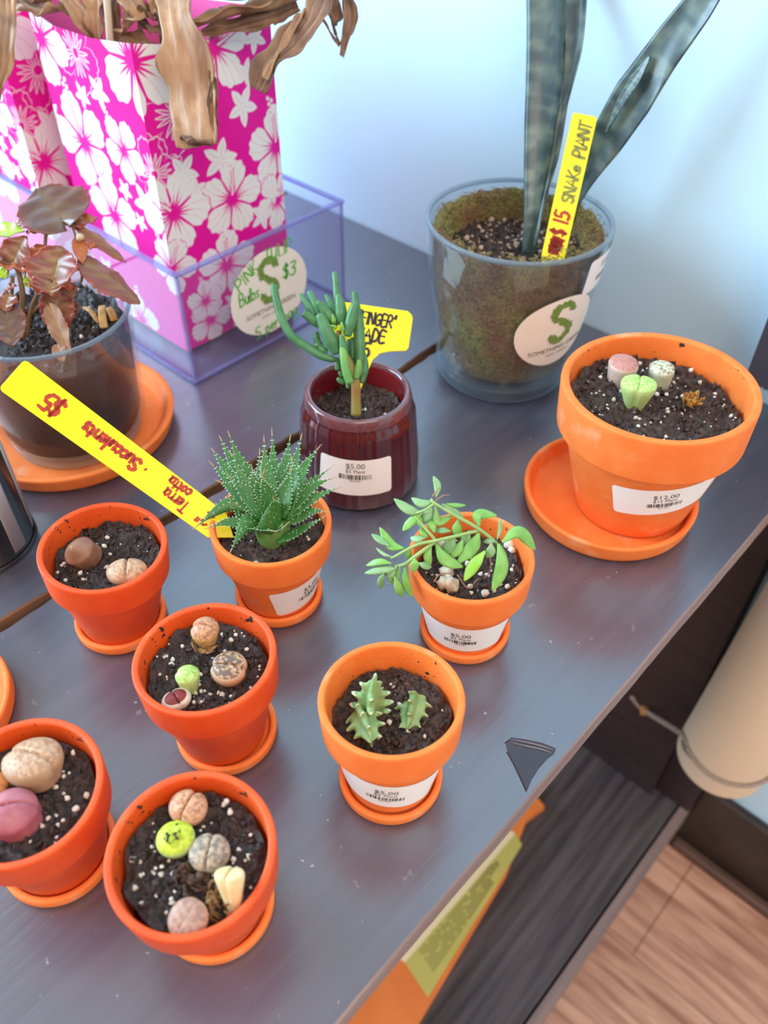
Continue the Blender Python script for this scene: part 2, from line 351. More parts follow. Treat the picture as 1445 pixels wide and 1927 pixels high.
r1 = N('ShaderNodeValToRGB'); r1.color_ramp.elements[0].position = .32; r1.color_ramp.elements[1].position = .68
r1.color_ramp.elements[0].color = (.40, .19, .13, 1); r1.color_ramp.elements[1].color = (.86, .52, .38, 1); L(t1.outputs['Fac'], r1.inputs[0])
bt = N('ShaderNodeTexBrick'); bt.inputs['Scale'].default_value = 1; bt.inputs['Mortar Size'].default_value = .0015; bt.inputs['Brick Width'].default_value = 1.2; bt.inputs['Row Height'].default_value = .15
bt.inputs['Color1'].default_value = (1, 1, 1, 1); bt.inputs['Color2'].default_value = (.84, .82, .8, 1); bt.inputs['Mortar'].default_value = (.62, .56, .52, 1); L(tc.outputs['Object'], bt.inputs['Vector'])
mu = N('ShaderNodeMix'); mu.data_type = 'RGBA'; mu.blend_type = 'MULTIPLY'; mu.inputs[0].default_value = 1; L(r1.outputs[0], mu.inputs[6]); L(bt.outputs['Color'], mu.inputs[7]); L(mu.outputs[2], p.inputs['Base Color']); p.inputs['Roughness'].default_value = .5
def struct(name, lo, hi, mat): return tag(mesh(name, *box(lo, hi), mat, smooth=False), kind='structure')
struct('floor', (-1.8, -1.6, -.70), (1.6, .63, -.65), FLOORM)
struct('wall_back', (-1.8, .623, -.70), (1.6, .66, 1.7), WALLM)
BLACKP = pm('black_skirting_paint', (.028, .018, .016), (.045, .03, .026), 20, .45, .1)
bevel(struct('baseboard_back', (-.0335, .610, -.65), (1.6, .623, -.513), BLACKP), .003)
bevel(struct('trim_1', (-.0335, .596, -.65), (1.6, .610, -.634), pm('brown_shoe_moulding', (.10, .055, .042), (.14, .08, .06), 20, .5)), .004)

# =================================================================== TABLE
TOPM = wood_mat('charcoal_stained_wood', (.056, .054, .080), (.078, .075, .106), 'y', .34, .30, [(210, .745, .775, (.30, .29, .31), 'raw'), (75, .74, .77, (.15, .145, .16), 'raw')], spec=1.0, coat=1.0)
TOPM.node_tree.nodes['Principled BSDF'].inputs['Coat IOR'].default_value = 1.85
SHELFM = wood_mat('dark_grained_wood', (.035, .028, .034), (.115, .098, .105), 'y', .6, .5)
PANELM = wood_mat('dark_brown_panel', (.030, .017, .020), (.045, .027, .028), 'x', .5, .15)
EDGEM = wood_mat('worn_edge_wood', (.32, .22, .20), (.20, .14, .135), 'y', .6, .2)
RAWM = wood_mat('raw_split_wood', (.30, .15, .07), (.06, .03, .02), 'y', .8, .4)
XF, XS, YE = -.0807, -.389, .6207
table = thing('display_table', 'long dark charcoal wooden display table standing against the pale wall', 'table', (-.4, 0, -.65))
def plank(name, lo, hi, fm=None, mats=TOPM, bv=.0012):
    v, f = box(lo, hi); o = mesh(name, v, f, mats, table, fm=fm, smooth=False); return bevel(o, bv)
def rough_plank(name, x0, x1, y0, y1, z0, z1, mats, fm, jitf=(0, 0), seed=0):
    """board whose long edges wander and chip a little"""
    n = 160; ys = np.linspace(y0, y1, n); mb = []; rng = np.random.RandomState(seed)
    a = np.array([x0 + jitf[0] * (fbm(y, 1.3 + seed, 22) + .7 * fbm(y, 4 + seed, 90)) for y in ys]); b = np.array([x1 + jitf[1] * (fbm(y, 7.7 + seed, 22) + .6 * fbm(y, 2 + seed, 120)) for y in ys])
    c = .0012; prof = lambda A, B: [(A, z0), (A, z1 - c), (A + c, z1), (B - c, z1), (B, z1 - c), (B, z0)]
    v = np.array([[(x, y, z) for x, z in prof(A, B)] for A, B, y in zip(a, b, ys)]).reshape(-1, 3); f = []; m = []
    for i in range(n - 1):
        for j in range(6):
            q = (j + 1) % 6; f.append((i * 6 + j, (i + 1) * 6 + j, (i + 1) * 6 + q, i * 6 + q)); m.append(fm[j])
    f += [tuple(range(6)), tuple(range((n - 1) * 6, n * 6))[::-1]]; m += [0, 0]
    return mesh(name, v, f, mats, table, fm=m, smooth=False)
rough_plank('front_plank', XS + .003, XF, -.6, YE, -.0175, 0, [TOPM, EDGEM, RAWM], [0, 0, 0, 1, 1, 0], (.0016, .0004), 1)
rough_plank('rear_plank', -.72, XS - .004, -.6, YE, -.0175, 0, [TOPM, EDGEM, RAWM], [0, 0, 0, 2, 2, 0], (0, .0026), 2)
rough_plank('rear_plank', -1.06, -.7225, -.6, YE, -.0175, 0, [TOPM, EDGEM, RAWM], [0, 0, 0, 2, 2, 0], (0, .0005), 3)
plank('cross_batten', (-1.04, .30, -.05), (-.12, .34, -.0178), mats=PANELM); plank('cross_batten', (-1.04, -.2, -.05), (-.12, -.16, -.0178), mats=PANELM)
plank('side_panel', (-1.06, .588, -.5598), (XF, .6205, -.0178), mats=PANELM); plank('side_panel', (-1.06, -.6, -.5598), (XF, -.57, -.0178), mats=PANELM)
plank('lower_shelf', (-1.06, -.6, -.578), (-.0490, .6205, -.56), mats=SHELFM)
plank('shelf_trim', (-.0462, -.6, -.585), (-.0345, .6205, -.560), mats=EDGEM)
plank('shelf_rail', (-.0495, -.6, -.605), (-.046, .6205, -.572), mats=PANELM)
plank('corner_block', (XF + .0005, .600, -.5598), (-.0345, .6205, -.37), mats=PANELM)
for y0, y1 in ((.585, .6205), (-.6, -.565)):
    for x0 in (-.11, -1.06): plank('leg', (x0, y0, -.65), (x0 + .05, y1, -.578), mats=PANELM)

# film of spilled water near the table edge
WET = pm('wet_film', (.050, .048, .064), None, rough=.28, spec=.35, coat=.12, croug=.05)
pts = [at_z(*q)[:2] for q in ((948, 1398), (962, 1388), (992, 1392), (1020, 1398), (1046, 1408), (1043, 1418), (1030, 1428), (1014, 1446), (1000, 1468), (990, 1492), (980, 1470), (966, 1440), (952, 1415))]
pts = pts[::-1]; nP = len(pts); cxy = np.mean(pts, 0); v = [(*(cxy + (q - cxy) * .93), .0007) for q in pts] + [(*q, .00005) for q in pts]
f = [tuple(range(nP))] + [(i, i + nP, (i + 1) % nP + nP, (i + 1) % nP) for i in range(nP)]
nrm = np.cross(np.array(v[1]) - v[0], np.array(v[2]) - v[1]); f = f if nrm[2] > 0 else [q[::-1] for q in f]
pud = mesh('water_patch', v, f, WET, smooth=False); bevel(pud, .0002)
tag(pud, 'dark glossy water patch shaped like a wedge near the front table edge', 'water patch')
mb = MB()
for k in range(2): mb.add(tube([at_z(958 + 2 * k, 1391 + 6 * k, .0008), at_z(990, 1397 + 7 * k, .001), at_z(1018, 1404 + 6 * k, .001), at_z(1042 - 4 * k, 1411 + 6 * k, .0008)], [.0002, .0006, .0006, .0002], 14, 6))
mb.build('film_wrinkle', pm('clear_film_wrinkle', (.16, .15, .17), None, rough=.2, coat=.4), pud, world=False)

# =================================================================== UNDER THE TABLE
ORANGE = pm('orange_card', (.85, .23, .045), (.78, .19, .035), 25, .6)
bk = thing('orange_booklet', 'orange booklet with a yellow-green text panel lying on the lower shelf', 'booklet', (-.2, .33, -.56))
ZB = -.549
e0, e1 = at_z(1036, 1505, ZB), at_z(800, 1905, ZB); dy_ = unit(e1 - e0); dx_ = unit(V3(dy_[1], -dy_[0], 0)); dx_ = dx_ if dx_[0] < 0 else -dx_
c0, c1 = e0 + dy_ * 0.0, e1 + dy_ * .05
def bk_pt(s, t, z): q = e0 + dy_ * s + dx_ * t; return (q[0], q[1], z)
Lb = np.linalg.norm(e1 - e0) + .06
outl = [(.0, .03), (.012, .002), (.04, .012), (.075, .006), (.11, 0), (Lb, 0), (Lb, .26), (0, .26)]
v = [bk_pt(s, t, -.5599) for s, t in outl] + [bk_pt(s, t, ZB) for s, t in outl]; n8 = len(outl)
f = [tuple(range(n8)), tuple(range(n8, 2 * n8))[::-1]] + [(i, i + n8, (i + 1) % n8 + n8, (i + 1) % n8) for i in range(n8)]
ob = mesh('cover', v, f, ORANGE, bk, smooth=False)
bm = bmesh.new(); bm.from_mesh(ob.data); bmesh.ops.recalc_face_normals(bm, faces=bm.faces); bm.to_mesh(ob.data); bm.free()
A, B, C_, D = [at_z(*q, ZB) for q in ((967, 1565), (985, 1592), (808, 1880), (762, 1812))]
E2 = at_z(868, 1688, ZB); Cr = at_z(735, 1790, ZB)
ZT = ZB + .0006
def slab(name, pts_, mat, z, lab=None):
    c = np.mean(pts_, 0); k = len(pts_); o_ = sorted(pts_, key=lambda q: math.atan2(q[1] - c[1], q[0] - c[0]))
    v = [(q[0], q[1], z - .0005) for q in o_] + [(q[0], q[1], z) for q in o_]
    return mesh(name, v, [tuple(range(k))[::-1], tuple(range(k, 2 * k))] + [(i, (i + 1) % k, (i + 1) % k + k, i + k) for i in range(k)], mat, bk, smooth=False, label=lab)
At = A.copy(); q1, q2 = (E2 - D)[:2], (At - B)[:2]; s_ = ((B - D)[0] * q2[1] - (B - D)[1] * q2[0]) / (q1[0] * q2[1] - q1[1] * q2[0]); A = D + (E2 - D) * s_
slab('text_panel', [A, B + dx_ * .002, C_ + dx_ * .002, D], pm('yellow_green_card', (.60, .50, .13), (.52, .45, .11), 12, .6), ZT, 'yellow-green text panel')
slab('page_panel', [A, D, D + dx_ * .09, A + dx_ * .09], pm('cream_card', (.85, .68, .42), None, rough=.6), ZT - .0001, 'cream panel')
mb = MB()
for k in range(9):      # lines of small print, too blurred to read
    for s0 in np.arange(.10, .80, .02):
        if random.random() < .10 or (k > 4 and s0 > .7): continue
        q0 = D + (A - D) * 0 ; a_ = D * (1 - s0) + A * s0; b_ = C_ * (1 - s0) + B * s0; tt = .10 + k * .075
        a2 = D * (1 - s0 - .016) + A * (s0 + .016); b2 = C_ * (1 - s0 - .016) + B * (s0 + .016)
        p0, p1 = a_ + (b_ - a_) * tt, a2 + (b2 - a2) * tt; wv = dx_ * .0006
        mb.add(([tuple((q[0], q[1], ZT + .0002)) for q in (p0 - wv, p1 - wv, p1 + wv, p0 + wv)], [(0, 1, 2, 3)]))
mb.build('small_print', pm('olive_print', (.22, .20, .05), None, rough=.7), bk, smooth=False)

ROLLM = pm('cream_paper_roll', (.84, .68, .50), (.80, .64, .47), 8, .55)
rl = thing('cream_roll', 'cream coloured upright roll with a cord round it beside the table end', 'roll', (-.0330, .5725, -.39), axis=(.03, -.004, 1))
R_ = .0460
mesh('roll_body', *lathe(roundp([(0, 0), (R_ - .004, 0), (R_, .004), (R_, .45), (R_ - .004, .452), (0, .452)], 5, .009), 72), ROLLM, rl, world=False)
cd_ = thing('grey_cord', 'grey cord tied round the cream roll and running under the table', 'cord', (-.0330, .5725, -.385))
CORDM = pm('grey_cord_fibre', (.30, .24, .21), (.40, .30, .24), 300, .7, .4, 700)
ring = []; ax = unit(V3(.03, -.004, 1)); cc = np.array([-.0330, .5725, -.39]) + ax * .041; e1_ = unit(np.cross([0, 1, 0], ax)); e2_ = np.cross(ax, e1_)
for t in np.linspace(math.radians(-130), math.radians(90), 60): ring.append(cc + (R_ + .0021) * (math.cos(t) * e1_ + math.sin(t) * e2_) + ax * .004 * math.sin(t))
a0 = at_y(1187, 1310, .5872); a1 = at_y(1212, 1336, .5862); a2 = at_y(1288, 1385, .548)
mb = MB(); mb.add(tube(np.array(ring), .0021, 60, 8, False)); mb.build('cord_loop', CORDM, cd_)
mb = MB(); mb.add(tube([a0, a1, a2, ring[0]], [.0026, .0032, .003, .0021], 24, 8)); mb.add(tube([a2 + V3(0, -.003, -.004), (np.array(a2) + ring[2]) / 2 + V3(0, -.003, -.006), ring[4] + V3(0, 0, -.002)], .0016, 14, 8)); mb.build('cord_tail', CORDM, cd_)
mesh('cord_knot', *blob(a1, .0055, np.random.RandomState(3), 2, .2, (1.3, 1, 1)), pm('brass_knot', (.50, .22, .06), None, rough=.45), cd_, label='orange brown knot on the cord')

# device on the wall at the right
wd_ = thing('wall_device', 'dark grey rounded wall unit with a pale ribbed frame right of the largest pot', 'wall device', (-.12, .622, .06))
q0 = at_y(1409, 690, .603); x0, z0 = q0[0], q0[2] - .012
def rbox(name, x0, x1, z0, z1, y0, y1, r, mat):
    n = 8; o = []
    for cx_, cz_, a_ in ((x1 - r, z1 - r, 0), (x0 + r, z1 - r, 90), (x0 + r, z0 + r, 180), (x1 - r, z0 + r, 270)):
        o += [(cx_ + r * math.cos(math.radians(a_ + 90 * k / n)), cz_ + r * math.sin(math.radians(a_ + 90 * k / n))) for k in range(n + 1)]
    k = len(o); v = [(x, y1, z) for x, z in o] + [(x, y0, z) for x, z in o]
    return bevel(mesh(name, v, [tuple(range(k)), tuple(range(k, 2 * k))[::-1]] + [(i, i + k, (i + 1) % k + k, (i + 1) % k) for i in range(k)], mat, wd_, smooth=False), .0015)
rbox('frame', x0, x0 + .09, z0, z0 + .15, .600, .6228, .012, pm('pale_plastic', (.55, .60, .68), None, rough=.3))
rbox('cover', x0 + .005, x0 + .085, z0 + .012, z0 + .145, .583, .6005, .009, pm('dark_grey_plastic', (.055, .05, .065), None, rough=.35))
mb = MB()
for k in range(16): mb.add(box((x0 + .008 + k * .005, .5985, z0 + .0012), (x0 + .0098 + k * .005, .6004, z0 + .0105)))
mb.build('ribs', pm('grey_rib', (.16, .17, .2), None, rough=.5), wd_, smooth=False)

# =================================================================== TRAY AND BAGS
ACR = clear_mat('clear_acrylic', (.955, .945, .985), 1.0, .03, 1.49, .03, (.62, .62, .90))
ACRE = clear_mat('acrylic_edge', (.66, .64, .86), 1.3, .06, 1.6, .22, (.50, .50, .85))
tray = thing('acrylic_tray', 'clear acrylic open tray holding two pink floral bags', 'tray', (-.65, .405, 0))
TX1, TX0, TY0, TY1, TH, TT = -.5040, -.86, .3155, .4955, .1, .0022
def tpart(name, lo, hi, mat, bv=.0006): return bevel(mesh(name, *box(lo, hi), mat, tray, smooth=False), bv, 2)
tpart('tray_floor', (TX0, TY0, .0004), (TX1, TY1, .0024), ACR)
tpart('tray_wall', (TX1 - TT, TY0 + TT, .0025), (TX1, TY1 - TT, TH - .003), ACR); tpart('tray_wall', (TX0, TY0 + TT, .0025), (TX0 + TT, TY1 - TT, TH - .003), ACR)
tpart('tray_wall', (TX0 + TT, TY0, .0025), (TX1 - TT, TY0 + TT, TH - .003), ACR); tpart('tray_wall', (TX0 + TT, TY1 - TT, .0025), (TX1 - TT, TY1, TH - .003), ACR)
mb = MB(); g = .0012
for lo, hi in (((TX1 - TT - g, TY0 - g, TH - .003), (TX1 + g, TY1 + g, TH)), ((TX0 - g, TY0 - g, TH - .003), (TX0 + TT + g, TY1 + g, TH)), ((TX0 + TT + g, TY0 - g, TH - .003), (TX1 - TT - g, TY0 + TT + g, TH)), ((TX0 + TT + g, TY1 - TT - g, TH - .003), (TX1 - TT - g, TY1 + g, TH))): mb.add(box(lo, hi))
bevel(mb.build('tray_rim', ACRE, tray, smooth=False), .0008)
for x in (TX0, TX1 - TT):
    for y in (TY0, TY1 - TT): mesh('tray_corner', *box((x, y, .0025), (x + TT, y + TT, TH - .003)), ACRE, tray, smooth=False)
mb = MB(); g = .003
for lo, hi in (((TX1, TY0 - g, .0), (TX1 + g, TY1 + g, .003)), ((TX0 - g, TY0 - g, 0), (TX0, TY1 + g, .003)), ((TX0, TY0 - g, 0), (TX1, TY0, .003)), ((TX0, TY1, 0), (TX1, TY1 + g, .003))): mb.add(box(lo, hi))
bevel(mb.build('tray_foot', ACRE, tray, smooth=False), .0008)
# round shop sticker on the tray front
SX = TX1 + .0004
cS = at_x(508, 549, SX); rY = .5 * (at_x(581, 530, SX)[1] - at_x(436, 565, SX)[1]); rZ = .5 * (at_x(525, 462, SX)[2] - at_x(490, 638, SX)[2])
smap = lambda lift: (lambda a, b: (SX + lift, cS[1] + a, cS[2] + b))
stk = mesh('round_sticker', *put2d(ellipse_patch(rY, rZ), smap(0)), CREAM, tray, smooth=False, label='cream round shop sticker with green pen writing')
def shop_logo(parent, fn, s, world, seed=5, ink=GREY_INK):
    """leafy letter S above the shop name"""
    rng = random.Random(seed); mb = MB(); S = cr([(.32, .72, 0), (.1, .95, 0), (-.22, .86, 0), (-.3, .55, 0), (0, .3, 0), (.28, .05, 0), (.2, -.3, 0), (-.1, -.4, 0), (-.36, -.18, 0)], 46)
    for i, q in enumerate(S):
        for k in range(4):
            a = rng.uniform(0, 6.28); l = rng.uniform(.15, .26) * s; wv = l * .36; c = (q[0] * s + rng.uniform(-.07, .07) * s, q[1] * s + rng.uniform(-.07, .07) * s)
            pl = np.array([(0, 0), (l * .5, wv), (l, 0), (l * .5, -wv)]) - [l / 2, 0]
            mb.add(put2d((rot2(pl, a, *c), [(0, 3, 2, 1)]), lambda p_, q_, e=(i * 4 + k) * 1.5e-6: fn(p_, q_, e)))
    mb.build('leafy_logo', LEAF_PRINT, parent, world=world, smooth=False)
    mb = MB()
    v, f = type2d('SOMETHING GREEN', .235 * s); mb.add(put2d((rot2(v, 0, 0, -.78 * s), f), fn)); v, f = type2d('HOME + GARDEN', .11 * s); mb.add(put2d((rot2(v, 0, 0, -.96 * s), f), fn))
    mb.build('shop_name', ink, parent, world=world, smooth=False)
shop_logo(stk, lambda a, b, l=0.: smap(.0003 + l)(a, b + .004), rY * .62, True)
mb = MB(); u_ = rY / .9
v, f, L0 = strokes2d('PINK', u_ * .235, .0013, .2, .1, xs=.95); mb.add(put2d((rot2(v, .52, -.66 * u_, .27 * u_), f), smap(.0005)))
v, f, L0 = strokes2d('TULIP', u_ * .23, .0013, .18, .1, seed=2, xs=.9); mb.add(put2d((rot2(v, .02, -.06 * u_, .58 * u_), f), smap(.0005)))
v, f, L0 = strokes2d('Bulbs', u_ * .24, .0013, .14, .1, seed=3, xs=.72); mb.add(put2d((rot2(v, .05, -.70 * u_, -.01 * u_), f), smap(.0005)))
v, f, L0 = strokes2d('$3', u_ * .26, .0015, .2, .1, seed=4); mb.add(put2d((rot2(v, .02, .33 * u_, .12 * u_), f), smap(.0005)))
v, f, L0 = strokes2d('5 per bag', u_ * .22, .0013, .14, .1, seed=5, xs=.95); mb.add(put2d((rot2(v, .1, -.42 * u_, -.80 * u_), f), smap(.0005)))
mb.build('handwriting', GREEN_PEN, stk, smooth=False)

# ---- pink hibiscus bags
def sstep(d, e): return np.clip(.5 + d / (2 * e), 0, 1)
def hibiscus(U, V, img, cu, cv, R, rot, kind, px):
    x, y = U - cu, V - cv; r = np.hypot(x, y); sel = r < R * 1.3
    if not sel.any(): return
    x, y, r = x[sel], y[sel], r[sel]; th = np.arctan2(y, x) - rot; ph = (th / (2 * np.pi / 5)) % 1 - .5   # -0.5..0.5 in a petal
    if kind == 's':       # five narrow petals
        R = R * .95
        a = np.abs(ph) * 2 * np.pi / 5; wv = .25 * np.sin(np.clip(r / R, 0, 1) * np.pi) ** .8 * R; d = np.minimum(wv - np.abs(r * np.sin(a)), R - r)
        val = sstep(d, px); line = sstep(R * .015 - np.abs(r * np.sin(a)), px) * (r < .75 * R) * (r > .1 * R) * .5
        img[sel] = np.maximum(img[sel], val * (1 - line)); return
    R = R * .94; edge = R * (.50 + .50 * np.cos(ph * np.pi) ** .5 + .022 * np.cos(ph * 34) + .02 * np.sin(th * 7 + cu * 90))
    d = edge - r
    if kind == 'o':
        ln = sstep(.00045 - np.abs(d), px); ve = np.zeros_like(r)
        for o_ in (-.26, 0, .26):
            ve = np.maximum(ve, sstep(.00045 - np.abs(np.abs(r * np.sin((ph - o_) * 2 * np.pi / 5)) - R * .04 * np.sin(np.clip(r / R / .6, 0, 1) * np.pi)), px) * (r < R * .6) * (r > R * .12))
        img[sel] = np.maximum(img[sel], np.maximum(ln, ve) * .85); return
    val = sstep(d, px)
    gap = (.5 - np.abs(ph)) * 2 * np.pi / 5 * r; val = val * (1 - sstep(R * .050 * np.clip(1.02 - r / R, 0, 1) ** .8 - gap, px))
    for o_, l in ((-.22, .40), (-.02, .55), (.2, .42)):
        dv = np.abs(r * np.sin((ph - o_ - .06 * np.sin(r / R * 4)) * 2 * np.pi / 5)); val = val * (1 - sstep(R * .034 * np.clip(1 - r / R / l, 0, 1) ** .6 - dv, px))
    val = val * (1 - sstep(R * .10 - r, px))
    # stamen
    a = (th - .5 * 2 * np.pi / 5 + np.pi) % (2 * np.pi) - np.pi; lx, ly = r * np.cos(a), r * np.sin(a) - .10 * R * (r / R) ** 2
    val = val * (1 - sstep(R * .055 - np.abs(ly), px) * (lx > 0) * (lx < R * .9)); val = np.maximum(val, sstep(R * .026 - np.abs(ly), px) * (lx > R * .1) * (lx < R * 1.02))
    for k in range(7): val = np.maximum(val, sstep(R * .05 - np.hypot(lx - R * (.78 + .07 * k), ly - R * .05 * (-1) ** k), px))
    img[sel] = np.maximum(img[sel] * (1 - sstep(d + R * .03, px)), val)
BAGM = attr_mat('pink_hibiscus_paper', 'pattern', (.80, .004, .31), (.84, .80, .75), .6, 0.)
BAGM.node_tree.nodes['Principled BSDF'].inputs['Specular IOR Level'].default_value = .25
XB, YB0, YB1, XC, XD, YC = -.542, .337, .461, -.640, -.672, .3385
u2 = (XB - XC)
def flowers_from_photo():
    fl = []
    def onx(px, py, R, rot, k): q = at_x(px, py, XB); fl.append(('r', q[1] - YB0, q[2], R, rot, k))
    def ony(px, py, R, rot, k): q = at_y(px, py, YB0); fl.append(('l', XB - q[0], q[2], R, rot, k))
    for a in ((432, 372, .033, .75, 'h'), (519, 275, .034, .9, 'h'), (425, 497, .032, .8, 'h'), (402, 88, .034, -.4, 'h'), (326, 400, .036, 1.7, 'h'), (395, 600, .024, .5, 'h'), (520, 375, .027, .2, 'h'), (330, 215, .032, 1.2, 'o'), (385, 565, .02, .9, 'h'), (470, 600, .02, .1, 'h'),
              (453, 198, .0165, .3, 's'), (409, 298, .0175, .6, 's'), (343, 324, .0155, .2, 's'), (366, 356, .0105, .9, 's'), (490, 403, .0145, .5, 's'), (513, 364, .0095, .3, 's'), (336, 489, .014, .4, 's'), (479, 70, .0125, .1, 's'), (461, 137, .0115, .5, 's'), (293, 111, .0125, .3, 's'), (437, 565, .011, .5, 's')): onx(*a)
    for a in ((247, 115, .044, 2.5, 'h'), (157, 268, .040, .6, 'h'), (232, 283, .027, .3, 'h'), (75, 70, .036, .2, 'h'), (140, 100, .03, .2, 'o'), (215, 405, .036, .9, 'h'), (322, 505, .026, .4, 'h'), (265, 600, .03, .9, 'h'), (275, 385, .018, .4, 's'), (265, 418, .009, .4, 's'), (235, 358, .010, .4, 's'), (153, 180, .011, .4, 's'), (185, 175, .014, .2, 's'), (100, 210, .011, .5, 's'), (290, 330, .028, 1.9, 'o'), (345, 270, .013, .3, 's'), (200, 505, .012, .3, 's'),
              (56, 180, .036, .5, 'h'), (60, 290, .03, .3, 'h'), (110, 400, .03, 0, 'h'), (150, 480, .03, 0, 'h'), (30, 380, .03, .5, 'h'), (100, 330, .014, .4, 's')): ony(*a)
    return fl
FL = flowers_from_photo()
top_r = ([0, .023, .06, .093, .124], [.247, .242, .237, .237, .240]); top_l = ([0, .05, .10, .13], [.247, .2405, .239, .246])
def bag_panel(side, ulen, P0, P1, zt, du=.0005, fold=None):
    nu, nv = int(ulen / du), int(.247 / du); us = np.linspace(0, ulen, nu); zs = np.linspace(0, 1, nv); U, S = np.meshgrid(us, zs, indexing='ij')
    top = np.interp(us, *zt)[:, None]; Z = .0030 + S * (top - .0030); img = np.zeros_like(U)
    for s, cu, cv, R, rot, k in FL:
        if side == 'r': hibiscus(U, Z, img, cu if s == 'r' else -cu, cv, R, rot, k, du * .8) if s == 'r' or cu < .02 else None
        else: hibiscus(U, Z, img, -cu if s == 'r' else cu, cv, R, rot, k, du * .8) if s == 'l' or cu < .02 else None
    P0, P1 = np.array(P0), np.array(P1); tt = us / ulen
    if fold is None: X = P0[0] + (P1[0] - P0[0]) * tt; Y = P0[1] + (P1[1] - P0[1]) * tt
    else:
        X = np.interp(tt, [0, .754, 1], [P0[0], fold[0], P1[0]]); Y = np.interp(tt, [0, .754, 1], [P0[1], fold[1], P1[1]])
    nx, ny = (1, 0) if side == 'r' else (0, -1)
    bul = .0035 * np.sin(np.pi * tt)[:, None] * np.sin(np.pi * S) + .0012 * np.sin(S * 5 + tt[:, None] * 7) * np.sin(np.pi * tt)[:, None] * (side == 'r')
    if fold is not None: bul = bul * .2
    P = np.stack([X[:, None] + bul * nx, Y[:, None] + bul * ny, Z], -1).reshape(-1, 3)
    idx = np.arange(nu * nv).reshape(nu, nv); f = np.stack([idx[:-1, :-1], idx[1:, :-1], idx[1:, 1:], idx[:-1, 1:]], -1).reshape(-1, 4)
    if side == 'l': f = f[:, ::-1]
    return P, f, img.ravel()
def bag_mesh(name, root, shift):
    P1, f1, a1 = bag_panel('r', YB1 - YB0, (XB, YB0), (XB, YB1), top_r); P2, f2, a2 = bag_panel('l', XB - XD, (XB, YB0), (XD, YB0), top_l, fold=(XC, YC))
    n1, n2 = len(P1), len(P2)
    # plain back panels close the bag
    zt = [.247, .24, .246, .25]; cs = [(XB, YB1), (XC, YB1 - .01), (XD, YB1), (XD, YB0)]; P3 = []; f3 = []
    for (x, y), z in zip(cs, zt): P3 += [(x, y, .003), (x, y, z)]
    for i in range(3): f3.append((2 * i, 2 * i + 2, 2 * i + 3, 2 * i + 1))
    b = len(P3); P3 += [(XB, YB0, .003), (XB, YB1, .003), (XD, YB1, .003), (XD, YB0, .003)]; f3.append((b, b + 3, b + 2, b + 1))
    P = np.concatenate([P1, P2, np.array(P3)]) + [shift, 0, 0]; f = f1.tolist() + (f2 + n1).tolist() + [tuple(i + n1 + n2 for i in q) for q in f3]
    return mesh(name, P, f, BAGM, root, attr=('pattern', np.concatenate([a1, a2, np.full(len(P3), .15)])))
GB = 'pink floral bags in the tray'
b1 = thing('floral_bag', 'pink bag with white hibiscus flowers at the front of the clear tray, dried leaves above', 'bag', (-.59, .4, .0025), group=GB)
o1 = bag_mesh('bag_paper', b1, 0)
SH = -.158
b2 = thing('floral_bag', 'second pink hibiscus bag behind the first, cut off by the left photo edge', 'bag', (-.59 + SH, .382, .0025), group=GB)
o2 = o1.copy(); COL.objects.link(o2); o2.parent = b2

# ---- dried plant drooping out of the front bag
DRY1 = pm('dry_tan_leaf', (.27, .125, .06), (.56, .34, .19), 75, .6, 1., 130, 7, .3, .72, stretch=(1, 1, .16), specks=[(20, .55, .75, (.30, .17, .09), 'raw')])
DRY2 = pm('dry_dark_leaf', (.14, .07, .045), (.34, .19, .11), 75, .6, 1., 130, 7, .3, .72, stretch=(1, 1, .2), specks=[(22, .55, .75, (.16, .085, .055), 'raw')])
dp = thing('dried_plant', 'withered plant with curled tan leaves drooping out of the front pink bag', 'dried plant', (-.58, .4, .05))
TO = -CAM_F
def dleaf(pts_, hw, d, mat, nr=(0, 0, 1), curl=.25, wob=.0022, seed=0, th=.0006, name='dry_leaf'):
    ds = lin(d, len(pts_)); P = [at_d(x, y, q) for (x, y), q in zip(pts_, ds)]; wv = [px_len(h, np.mean(ds)) for h in hw]
    nn = nr[0] * CAM_R + nr[1] * CAM_U + nr[2] * TO
    rg = np.random.RandomState(seed + 50); n = 44; wv = lin(wv, n) * (1 + .09 * np.convolve(rg.randn(n), [.3, .4, .3], 'same') * np.linspace(.4, 1.3, n))
    v, f = sweep(P, wv, th, nn, n, 18, curl, wob, seed); k = len(v) // n; v = v.reshape(n, k, 3)
    ws = rg.rand(3) * 6
    for j in range(k):      # pleats running along the blade
        x = (j if j < 18 else 34 - j) / 17.; v[:, j] += nn * (.0009 * math.sin(x * 19 + ws[0]) + .0006 * math.sin(x * 41 + ws[1])) + nn * (.0010 * np.sin(np.linspace(0, 9, n) + x * 5 + ws[2]))[:, None]
    mesh(name, v.reshape(-1, 3), f, mat, dp)
dleaf([(322, -60), (330, -18), (336, 40), (352, 100), (361, 160), (369, 225), (373, 276)], [32, 34, 34, 48, 52, 47, 38], [.585, .57, .56, .562, .57, .573, .574], DRY1, (-.3, 0, 1), .22, .0035, 1)
dleaf([(395, 140), (402, 165), (398, 200), (404, 250)], [4, 9, 10, 5], [.568, .566, .568, .574], DRY2, (.3, 0, 1), .5, .002, 21)
dleaf([(340, 258), (362, 266), (400, 270)], [4, 10, 5], .571, DRY2, (0, .8, .6), .3, .001, 20)
dleaf([(606, -40), (604, 0), (588, 42), (548, 82), (508, 122), (488, 172)], [12, 20, 27, 31, 28, 13], [.57, .565, .56, .56, .562, .565], DRY2, (-.3, .2, 1), .35, .003, 2)
dleaf([(575, 20), (540, 70), (500, 150)], [3, 7, 4], [.564, .556, .556], DRY1, (-.5, .1, 1), .3, .001, 23)
